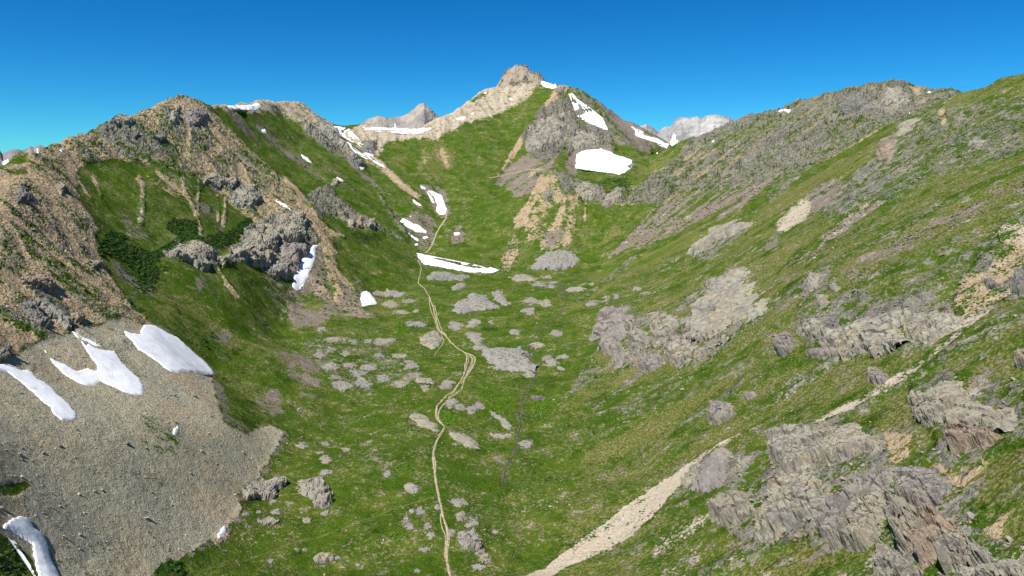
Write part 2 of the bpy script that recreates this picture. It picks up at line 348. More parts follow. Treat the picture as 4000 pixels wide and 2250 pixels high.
for k in range(34):
    x0 = rng.uniform(330, 1080); y0 = rng.uniform(720, 1560); w = rng.uniform(25, 80); h = w * rng.uniform(.5, 1.1)
    P([(x0 + w * math.cos(a) * rng.uniform(.6, 1.2), y0 + h * math.sin(a) * rng.uniform(.6, 1.2)) for a in np.linspace(0, 6.28, 9)[:-1]], 8, .8, add=True, **rng.choice([dict(brown=.38), dict(dry=.6), dict(shrub=.36), dict(shrub=.3), dict(dry=.5, brown=.3), dict(lush=.3)]))
# cliff band and the fan under it
P([(880, 1005), (960, 900), (1010, 870), (1060, 850), (1130, 815), (1190, 845), (1250, 940), (1230, 965), (1190, 1000), (1170, 1045), (1130, 1085), (1060, 1085), (1000, 1040), (960, 1020), (900, 1030)], 2, rock=.95)
P([(630, 990), (700, 950), (800, 955), (850, 1000), (900, 1000), (920, 1040), (870, 1040), (810, 1060), (740, 1030), (660, 1010)], 2, .9, rock=.8, tan=.2)
P([(1120, 1140), (1180, 1060), (1230, 950), (1270, 970), (1330, 1080), (1400, 1150), (1470, 1200), (1440, 1240), (1300, 1230), (1240, 1275), (1150, 1285), (1120, 1220), (1080, 1140)], 4, .95, brown=.9, tan=.35)
P([(1150, 1180), (1240, 1150), (1330, 1200), (1240, 1275), (1150, 1285)], 4, .8, brown=.75)
S([(1240, 840), (1262, 920), (1280, 1000), (1300, 1090), (1330, 1170)], [10, 16, 26, 40, 50], 2, tan=.9)
S([(1250, 880), (1300, 910), (1350, 930)], 14, 1, tan=.9); S([(1290, 1000), (1330, 1080), (1390, 1140)], 20, 2, tan=.7)
P([(1270, 1110), (1310, 1100), (1310, 1180), (1270, 1180)], 3, .5, dry=.4)
P([(1020, 1090), (1110, 1070), (1125, 1200), (1110, 1280), (1060, 1180)], 6, .75, scree=.55, brown=.3)
S([(1385, 1080), (1400, 1100), (1415, 1130)], 22, 2, brown=.8)
P([(1390, 1190), (1480, 1160), (1500, 1200), (1470, 1240), (1400, 1240)], 4, .8, brown=.8, tan=.3)
# slope left of the pass
P([(816, 370), (1000, 360), (1160, 370), (1310, 470), (1300, 530), (1200, 490), (1050, 445), (900, 440), (830, 415)], 3, tan=.75, pale=.5)
P([(850, 440), (1000, 470), (1200, 560), (1340, 680), (1400, 760), (1250, 720), (1050, 590), (930, 500)], 5, .9, dry=.6, brown=.4)
P([(1000, 420), (1100, 450), (1200, 520), (1180, 540), (1060, 480)], 3, .8, dry=.15); P([(1060, 500), (1200, 560), (1340, 660), (1300, 660), (1150, 590)], 4, .7, dry=.2)
P([(1170, 470), (1300, 490), (1340, 540), (1400, 610), (1440, 660), (1400, 660), (1300, 600), (1200, 530)], 3, .95, rock=.85, brown=.3)
P([(1360, 630), (1420, 660), (1480, 720), (1560, 790), (1500, 760), (1420, 700)], 3, .8, brown=.7, rock=.3)
P([(930, 520), (1000, 560), (1130, 640), (1260, 720), (1380, 800), (1470, 870), (1380, 830), (1250, 770), (1100, 670), (1000, 600)], 2, .9, dry=.05, shrub=.15)
P([(1200, 765), (1280, 730), (1350, 800), (1420, 850), (1500, 890), (1600, 945), (1540, 935), (1470, 900), (1400, 890), (1310, 860), (1240, 830)], 2, .9, rock=.8)
S([(1480, 760), (1510, 810), (1550, 860), (1600, 930)], [6, 14, 22, 12], 1, rock=.7, brown=.4)
P([(1290, 770), (1340, 770), (1500, 830), (1480, 850), (1400, 810)], 3, .7, shrub=.35)
P([(1370, 900), (1480, 910), (1500, 940), (1420, 960), (1370, 930)], 3, .8, shrub=.55)
# pass and peak
P([(1325, 530), (1420, 480), (1640, 480), (1720, 440), (1830, 380), (1930, 310), (1985, 240), (2070, 240), (2130, 300), (2115, 345), (2030, 400), (1950, 450), (1840, 480), (1760, 510), (1700, 545), (1600, 545), (1510, 555), (1480, 620), (1440, 600)], 3, tan=.8, pale=.62)
P([(1405, 560), (1470, 550), (1468, 590), (1450, 612), (1420, 590)], 2, rock=.9)
S([(1430, 610), (1480, 640), (1560, 710), (1640, 770)], [30, 34, 24, 12], 3, tan=.7, pale=.3)
P([(1945, 340), (1970, 270), (2010, 245), (2060, 245), (2115, 285), (2130, 340), (2060, 330), (2000, 340)], 2, .9, rock=.7, tan=.5, pale=.2)
P([(1640, 590), (1740, 560), (1790, 640), (1700, 720), (1630, 680)], 6, .8, dry=.7, tan=.2); P([(1540, 600), (1600, 590), (1590, 680), (1540, 650)], 5, .7, dry=.6)
P([(1840, 540), (1960, 480), (1950, 640), (1860, 680)], 6, .8, dry=.05, lush=.1)
P([(1880, 380), (1930, 350), (1900, 370)], 1, dry=.3); P([(1830, 400), (1890, 362), (1900, 370), (1850, 400)], 1, dry=.5, brown=.3)
P([(2090, 345), (2145, 350), (2120, 400), (2050, 470), (2000, 520), (2030, 440)], 3, dry=.15)
P([(2190, 322), (2225, 340), (2160, 415), (2060, 520), (1975, 660), (1935, 705), (2025, 545), (2115, 425)], 2, tan=1, brown=.5)
# grey face right of the peak
P([(2110, 430), (2190, 375), (2280, 400), (2360, 480), (2430, 560), (2390, 600), (2340, 580), (2260, 590), (2200, 620), (2120, 640), (2060, 590), (2040, 530)], 3, rock=.92, brown=.3)
P([(2215, 322), (2330, 380), (2450, 460), (2620, 560), (2600, 590), (2500, 570), (2400, 520), (2300, 440)], 3, rock=.3, brown=.6, dry=.4)
P([(2300, 400), (2380, 445), (2330, 430)], 2, dry=.2); P([(2250, 470), (2320, 490), (2270, 490)], 2, dry=.2)
P([(2380, 520), (2500, 560), (2580, 620), (2500, 620), (2400, 570)], 3, rock=.35, brown=.75)
P([(2370, 555), (2450, 570), (2560, 610), (2600, 640), (2450, 650), (2420, 590)], 3, dry=.15)
P([(2000, 640), (2060, 600), (2130, 640), (2190, 590), (2215, 650), (2140, 662), (2075, 760), (2020, 765), (1930, 720), (1970, 660)], 2, brown=.85, scree=.1)
S([(2180, 560), (2120, 640), (2060, 690)], 14, 2, tan=.6)
P([(2150, 655), (2180, 610), (2225, 560), (2200, 640), (2230, 672), (2300, 690), (2440, 700), (2480, 660), (2580, 610), (2640, 590), (2560, 680), (2440, 730), (2330, 722), (2220, 692)], 2, dry=.25)
P([(2205, 640), (2250, 575), (2270, 600), (2250, 690), (2215, 665)], 2, brown=.9)
# cliff under the bench, big grey ridge to the right
P([(2085, 690), (2150, 668), (2260, 702), (2350, 724), (2380, 770), (2480, 735), (2530, 690), (2640, 620), (2700, 540), (2800, 490), (2970, 420), (3175, 360), (3400, 310), (3517, 300), (3640, 330), (3760, 365), (3600, 440), (3480, 490), (3380, 540),
   (3300, 590), (3200, 645), (3050, 700), (2990, 730), (2850, 740), (2700, 770), (2560, 800), (2440, 800), (2350, 790), (2200, 800), (2130, 780)], 3, rock=.60, tan=.30, brown=.35, dry=.3)
P([(2700, 560), (2850, 510), (3000, 470), (3150, 430), (3100, 470), (2900, 560), (2750, 600)], 5, .6, rock=.45, dry=.4)
P([(3230, 380), (3350, 350), (3480, 350), (3560, 380), (3560, 430), (3420, 470), (3300, 450)], 4, rock=.9, brown=.3)
P([(3560, 330), (3740, 362), (3680, 400), (3600, 420), (3570, 370)], 2, .9, rock=.4, tan=.4, brown=.6)
P([(2340, 700), (2470, 690), (2460, 760), (2400, 770), (2370, 745)], 2, shrub=.4)
P([(2105, 680), (2180, 690), (2190, 740), (2200, 770), (2150, 840), (2100, 920), (2055, 915), (2005, 890), (2010, 850), (2080, 780)], 3, .95, tan=.82, brown=.5)
P([(2210, 760), (2260, 760), (2230, 840), (2190, 910), (2160, 950), (2110, 960), (2150, 870)], 3, .8, tan=.7, brown=.55)
P([(2010, 860), (2090, 780), (2120, 700), (2180, 700), (2230, 780), (2250, 860), (2230, 950), (2140, 980), (2060, 950)], 8, .75, add=True, tan=.56, brown=.46)
for q in ([(2105, 700), (2060, 800), (2012, 860)], [(2150, 700), (2110, 800), (2040, 890)], [(2170, 710), (2160, 790), (2080, 900)], [(2215, 720), (2200, 810), (2160, 900)], [(2290, 770), (2285, 860)], [(2060, 880), (2070, 950)], [(2150, 880), (2130, 965)]):
    S(q, [5, 10, 14][:len(q)], 1, tan=.85, pale=.3)
P([(2090, 790), (2170, 830), (2140, 900), (2100, 880)], 3, .6, dry=.1, tan=.3)
P([(2130, 900), (2200, 890), (2210, 920), (2160, 960), (2120, 970)], 3, .8, brown=.8)
P([(1990, 930), (2015, 900), (2030, 1000), (1990, 1062), (1945, 1058), (1960, 1010)], 3, .9, brown=.6, tan=.5)
# talus striped by runnels
P([(2350, 1005), (2500, 850), (2650, 750), (2900, 745), (3000, 720), (3100, 660), (3000, 770), (2750, 900), (2550, 985), (2400, 1035)], 4, .9, brown=.12, dry=.1)
for k in range(16):
    t = k / 15.0
    a = (2640 + 420 * t, 735 - 40 * t - rng.uniform(0, 20)); b = (2350 + 330 * t + rng.uniform(-15, 25), 1005 - 130 * t * t - 25 * t + rng.uniform(-20, 10))
    s0 = rng.uniform(0, .25); a = (a[0] + (b[0] - a[0]) * s0, a[1] + (b[1] - a[1]) * s0)
    mid = ((a[0] + b[0]) / 2 + 4, (a[1] + b[1]) / 2 + 3)
    S([a, mid, b], [4, rng.uniform(6, 12), rng.uniform(6, 14)], 0, brown=.95, pale=rng.uniform(0, .25))
S([(2960, 735), (2900, 790), (2800, 850)], [26, 18, 10], 2, brown=.9, pale=.2)
P([(2260, 1080), (2500, 1010), (2680, 915), (2800, 890), (2950, 800), (2650, 1010), (2350, 1115)], 5, .9, dry=.75, lush=.35)
P([(2980, 790), (3250, 650), (3500, 510), (3450, 580), (3200, 740), (3000, 850)], 4, .9, dry=.7, lush=.2)
# right slope
P([(4700, 150), (4000, 270), (3754, 365), (3500, 505), (3250, 648), (2990, 795), (2750, 935), (2450, 1060), (2380, 1250), (2260, 1450), (2210, 1700), (2160, 2500), (4700, 2500)], 5, .8, dry=.62, rock=.16, brown=.08)
P([(4700, 600), (4000, 620), (3500, 820), (3100, 950), (2800, 1080), (2560, 1200), (2800, 1480), (3000, 1560), (3050, 1700), (3500, 1900), (4700, 2100)], 20, .85, dry=.60, rock=.17, brown=.14)
P([(3750, 420), (4000, 370), (4000, 600), (3800, 640), (3600, 720), (3450, 800), (3300, 850), (3250, 820), (3400, 650), (3450, 560), (3600, 470)], 5, .9, rock=.52, dry=.3)
P([(3330, 690), (3430, 600), (3440, 680), (3330, 790), (3240, 840), (3200, 820)], 3, .9, rock=.7, brown=.4)
P([(3660, 430), (3690, 430), (3700, 470), (3680, 500)], 1, .9, tan=.8, pale=.2)
P([(3025, 880), (3090, 810), (3170, 755), (3180, 810), (3150, 850), (3060, 915)], 4, pale=.72, tan=.4, brown=.5)
P([(3150, 760), (3210, 720), (3300, 700), (3280, 760), (3180, 840)], 2, .9, brown=.85, rock=.3)
P([(2990, 950), (3060, 900), (3030, 960), (2980, 1010)], 3, .9, brown=.7, rock=.3)
P([(3270, 870), (3380, 790), (3470, 780), (3340, 865), (3260, 935), (3170, 1015), (3150, 1015)], 2, .95, brown=.7, pale=.35)
P([(3060, 1040), (3120, 980), (3170, 960), (3140, 1030), (3070, 1045)], 3, .8, rock=.5, brown=.4)
P([(2990, 740), (3130, 660), (3180, 640), (3120, 700), (3000, 800)], 2, .7, rock=.6)
P([(3890, 910), (3930, 870), (4050, 870), (4050, 1120), (3930, 1160), (3800, 1240), (3715, 1200), (3750, 1090), (3850, 1000)], 4, .9, pale=.22, tan=.72, rock=.25, brown=.4)
P([(3890, 900), (4050, 870), (4050, 980), (3900, 960)], 4, .9, pale=.45, tan=.9)
P([(3980, 1060), (4050, 1040), (4050, 1170), (3930, 1180), (3900, 1150)], 2, .9, rock=.75)
P([(3820, 1000), (3880, 1000), (3860, 1060), (3800, 1060)], 2, .7, rock=.7)
S([(4000, 1090), (3880, 1190), (3760, 1280), (3640, 1390), (3480, 1500), (3370, 1560), (3270, 1610), (3190, 1660)], [24, 22, 30, 28, 34, 18, 20, 40], 3, add=False, pale=.5, tan=.35, brown=.7)
S([(3370, 1565), (3310, 1595), (3260, 1620)], [8, 16, 8], 2, add=False, pale=.95)
S([(3900, 1100), (3800, 1200), (3740, 1260)], 16, 1, tan=.8, pale=.4)
P([(3590, 1400), (3700, 1330), (3640, 1420), (3560, 1470)], 3, .8, tan=.4, pale=.4)
P([(3100, 1290), (3140, 1100), (3250, 1050), (3330, 1130), (3480, 1180), (3600, 1150), (3720, 1180), (3700, 1270), (3620, 1360), (3400, 1390), (3170, 1410), (3150, 1330)], 6, .9, rock=.55, dry=.35)
P([(3530, 1210), (3720, 1190), (3740, 1270), (3620, 1350), (3540, 1330)], 2, .9, rock=.9)
P([(2310, 1320), (2350, 1250), (2390, 1200), (2460, 1190), (2520, 1220), (2600, 1240), (2700, 1150), (2800, 1060), (2850, 1150), (2900, 1300), (2780, 1400), (2620, 1440), (2480, 1440), (2370, 1400)], 6, .9, rock=.55, dry=.35)
P([(2250, 1480), (2310, 1370), (2350, 1440), (2300, 1500), (2230, 1510)], 3, .8, rock=.55)
P([(2700, 1030), (2750, 960), (2830, 890), (2960, 870), (2860, 950), (2760, 1020)], 3, .9, rock=.6, brown=.3)
P([(2770, 1110), (2900, 1040), (2860, 1120), (2780, 1160)], 3, .8, rock=.6, brown=.3)
P([(3060, 1700), (3250, 1650), (3500, 1680), (3480, 1820), (3700, 1850), (3800, 1900), (3850, 2050), (3950, 2130), (4700, 2250), (4700, 2500), (3450, 2500), (3430, 2080), (3300, 2150), (3250, 2170), (3100, 2120), (2960, 2130), (2790, 2050), (2780, 1960), (2900, 1900), (3000, 1830)], 5, .9, rock=.62, dry=.25)
P([(3550, 1500), (3700, 1450), (4100, 1500), (4100, 1720), (3850, 1780), (3700, 1850), (3650, 1700), (3570, 1650)], 6, .9, rock=.5, tan=.25)
P([(3450, 1680), (3560, 1700), (3560, 1850), (3470, 1800)], 5, .8, tan=.5, dry=.4); P([(3820, 1960), (3950, 2000), (3900, 2100), (3830, 2060)], 5, .8, tan=.5, dry=.4)
P([(3620, 1780), (3780, 1900), (3740, 1900), (3600, 1790)], 3, .9, tan=.6); P([(3740, 1880), (3850, 1780), (3870, 1790), (3760, 1900)], 3, .8, tan=.6)
P([(2680, 1860), (2720, 1800), (2800, 1770), (2950, 1780), (2900, 1880), (2800, 1930), (2710, 1920)], 3, .9, rock=.7)
P([(2600, 2000), (2800, 1900), (3000, 1880), (2900, 2000), (2700, 2090)], 5, .7, dry=.3, rock=.25)
P([(2637, 1856), (2700, 1800), (2757, 1772), (2720, 1830), (2650, 1900), (2583, 1978), (2544, 2027), (2454, 2102), (2350, 2152), (2272, 2190), (2194, 2226), (2140, 2260), (2040, 2260), (2128, 2217), (2214, 2149), (2350, 2052), (2427, 1990), (2563, 1897)], 1, pale=1)
for ln, w, v in (([(2600, 1890), (2470, 1990), (2340, 2080), (2230, 2150)], [8, 22, 30, 30], .64), ([(2610, 1900), (2500, 2010), (2380, 2100)], [4, 11, 10], .66), ([(2560, 1990), (2480, 2070), (2360, 2140), (2260, 2185)], [6, 16, 22, 20], .68), ([(2540, 1950), (2450, 2030)], [4, 8], .68)):
    P(thick(ln, w), 2, .9, pale=v, brown=.8, tan=.25)
S([(2720, 1800), (2796, 1745), (2854, 1716), (2950, 1670)], [26, 14, 9, 6], 2, tan=.9, pale=.5)
P([(2790, 1985), (2815, 1955), (2790, 2035), (2700, 2095), (2600, 2165), (2540, 2185), (2560, 2105), (2680, 2050)], 5, .9, pale=.45, tan=.3, brown=.7)
P([(2760, 2100), (2720, 2190), (2640, 2260), (2560, 2260), (2680, 2150)], 7, .8, brown=.5, pale=.3)
P([(2820, 2010), (2950, 1930), (2900, 1990), (2830, 2050)], 3, .7, tan=.4, pale=.4)
P([(3890, 2210), (4100, 2100), (4100, 2210), (3950, 2240)], 3, .9, pale=.55, brown=.4); P([(3290, 2260), (3440, 2135), (3430, 2200), (3370, 2260)], 4, .9, brown=.6, pale=.35)
for k in range(70):                                   # runnels and stony streaks down the right slope
    x0 = rng.uniform(2350, 4050); y0 = rng.uniform(560, 2150); l = rng.uniform(60, 260); s = rng.uniform(.55, .8)
    if y0 < 900 and x0 < 3300: continue
    S([(x0, y0), (x0 - l / 2, y0 + l * s / 2 + 4), (x0 - l, y0 + l * s)], [6, rng.uniform(10, 34), 8], 3, **rng.choice([dict(rock=.5), dict(brown=.45), dict(rock=.45, pale=.2), dict(lush=.35), dict(dry=.9), dict(lush=.3)]))
for ln, w in (([(2530, 1430), (2470, 1490), (2400, 1540), (2300, 1610), (2200, 1670)], [28, 22, 16, 12, 6]), ([(2930, 1450), (2860, 1530), (2740, 1610), (2580, 1700)], [10, 24, 16, 6]), ([(2710, 1630), (2640, 1690)], [22, 6]), ([(2320, 1690), (2280, 1715)], [16, 6])):
    S(ln, w, 2, rock=.6, brown=.45)
# valley floor
P([(1180, 1330), (1300, 1310), (1500, 1330), (1560, 1400), (1680, 1460), (1720, 1530), (1640, 1510), (1520, 1480), (1450, 1520), (1380, 1540), (1280, 1490), (1250, 1430), (1190, 1390)], 5, .9, rock=.3, brown=.34, dry=.2)
P([(1090, 1370), (1200, 1380), (1280, 1480), (1220, 1550), (1120, 1480)], 6, .9, dry=.6, brown=.42)
P([(1100, 1500), (1030, 1530), (980, 1560), (1020, 1600), (1080, 1650), (1120, 1660), (1100, 1600)], 4, .8, dry=.5, brown=.55)
P([(1560, 1640), (1630, 1605), (1740, 1680), (1700, 1730), (1600, 1700)], 5, .9, rock=.36, brown=.3, dry=.2)
P([(1740, 1690), (1800, 1690), (1870, 1730), (1870, 1770), (1790, 1740)], 3, .9, rock=.5, brown=.3)
P([(1400, 1790), (1480, 1760), (1560, 1800), (1550, 1850), (1440, 1830)], 5, .8, brown=.45, rock=.2)
P([(1040, 1830), (1120, 1810), (1150, 1860), (1060, 1870)], 4, .8, brown=.4, dry=.4)
P([(1380, 2030), (1480, 2000), (1500, 2050), (1400, 2080)], 5, .8, brown=.45); P([(1560, 1920), (1660, 1890), (1680, 2000), (1640, 2090), (1560, 2040)], 5, .8, brown=.32, rock=.2)
P([(1780, 1960), (1880, 1990), (1920, 2100), (1880, 2200), (1800, 2150)], 5, .8, brown=.3, rock=.3)
for k in range(60):
    x0 = rng.uniform(1150, 2150); y0 = rng.uniform(1150, 2250); w = rng.uniform(20, 90); h = w * rng.uniform(.25, .5)
    poly = [(x0 + w * math.cos(a) * rng.uniform(.6, 1.2), y0 + h * math.sin(a) * rng.uniform(.6, 1.2)) for a in np.linspace(0, 6.28, 9)[:-1]]
    P(poly, 4, .8, **rng.choice([dict(brown=.4, dry=.3), dict(dry=.5, brown=.25), dict(dry=.75), dict(lush=.5), dict(lush=.3, dry=.2), dict(shrub=.12), dict(brown=.35, rock=.15)]))
P([(1850, 1490), (1990, 1500), (2010, 1620), (1950, 1660), (1850, 1560)], 10, .8, lush=.62); P([(2070, 1560), (2150, 1535), (2200, 1560), (2130, 1670), (2070, 1660)], 10, .8, lush=.62)
P([(1705, 1620), (1770, 1605), (1785, 1650), (1730, 1665)], 3, .9, lush=1); P([(1540, 1270), (1610, 1270), (1600, 1300), (1540, 1300)], 3, .9, lush=.9); P([(1880, 1270), (1950, 1275), (1940, 1295), (1890, 1295)], 2, .9, shrub=.6, lush=.4)
P([(2050, 1700), (2300, 1780), (2200, 2000), (2050, 1950)], 8, .5, lush=.6)
for q in ([(1620, 720), (1700, 715), (1750, 760), (1770, 850), (1710, 850), (1680, 780)], [(1560, 870), (1620, 820), (1700, 850), (1690, 960), (1640, 985)], [(1725, 920), (1770, 880), (1800, 870), (1820, 930), (1780, 965)], [(1620, 990), (1660, 1000), (1650, 1040), (1620, 1020)],
          [(1720, 1010), (1800, 1030), (1920, 1040), (1900, 1050), (1750, 1040)]):
    P(q, 4, .85, brown=.75, dry=.4)
# scree fan bottom left
P([(-700, 1500), (0, 1430), (150, 1330), (330, 1275), (480, 1240), (560, 1270), (700, 1345), (830, 1450), (850, 1560), (880, 1650), (960, 1690), (1060, 1660), (1110, 1680), (1090, 1740), (1020, 1850), (930, 1930), (940, 2010), (880, 2080), (760, 2150), (590, 2250), (560, 2500), (-700, 2500)], 9, scree=.98)
S([(300, 1290), (400, 1360), (520, 1330)], 50, 4, tan=.65); S([(40, 1400), (130, 1440)], 30, 3, tan=.6)
P([(560, 1620), (700, 1660), (760, 1760), (640, 1790), (540, 1740)], 8, .55, dry=.3, scree=.3)
P([(380, 2180), (480, 2150), (500, 2260), (300, 2260)], 8, .6, scree=.7, tan=.6); P([(120, 1900), (320, 1930), (300, 2000), (120, 1960)], 14, .6, scree=.8, tan=.6); P([(400, 1930), (560, 1880), (640, 1980), (500, 2040)], 12, .4, scree=.7, tan=.45)
S([(840, 1480), (870, 1570), (900, 1640), (980, 1680)], 34, 4, brown=.6, dry=.4, add=False); S([(1115, 1680), (1090, 1750), (1020, 1860), (940, 1950), (930, 2030), (850, 2110), (740, 2170)], 34, 5, brown=.75, tan=.3)
P([(770, 1380), (850, 1460), (830, 1480), (740, 1390)], 3, .8, brown=.8); P([(560, 1260), (690, 1320), (760, 1390), (700, 1360), (590, 1290)], 3, .9, tan=.5, brown=.4)
P([(-200, 2080), (0, 2075), (60, 2125), (130, 2190), (165, 2260), (-200, 2400)], 2, dry=.2, shrub=.35); P([(-40, 1895), (100, 1880), (130, 1900), (60, 1935), (-40, 1945)], 3, .9, dry=.35)
P([(590, 2250), (640, 2200), (720, 2190), (700, 2240)], 2, .9, shrub=.9)
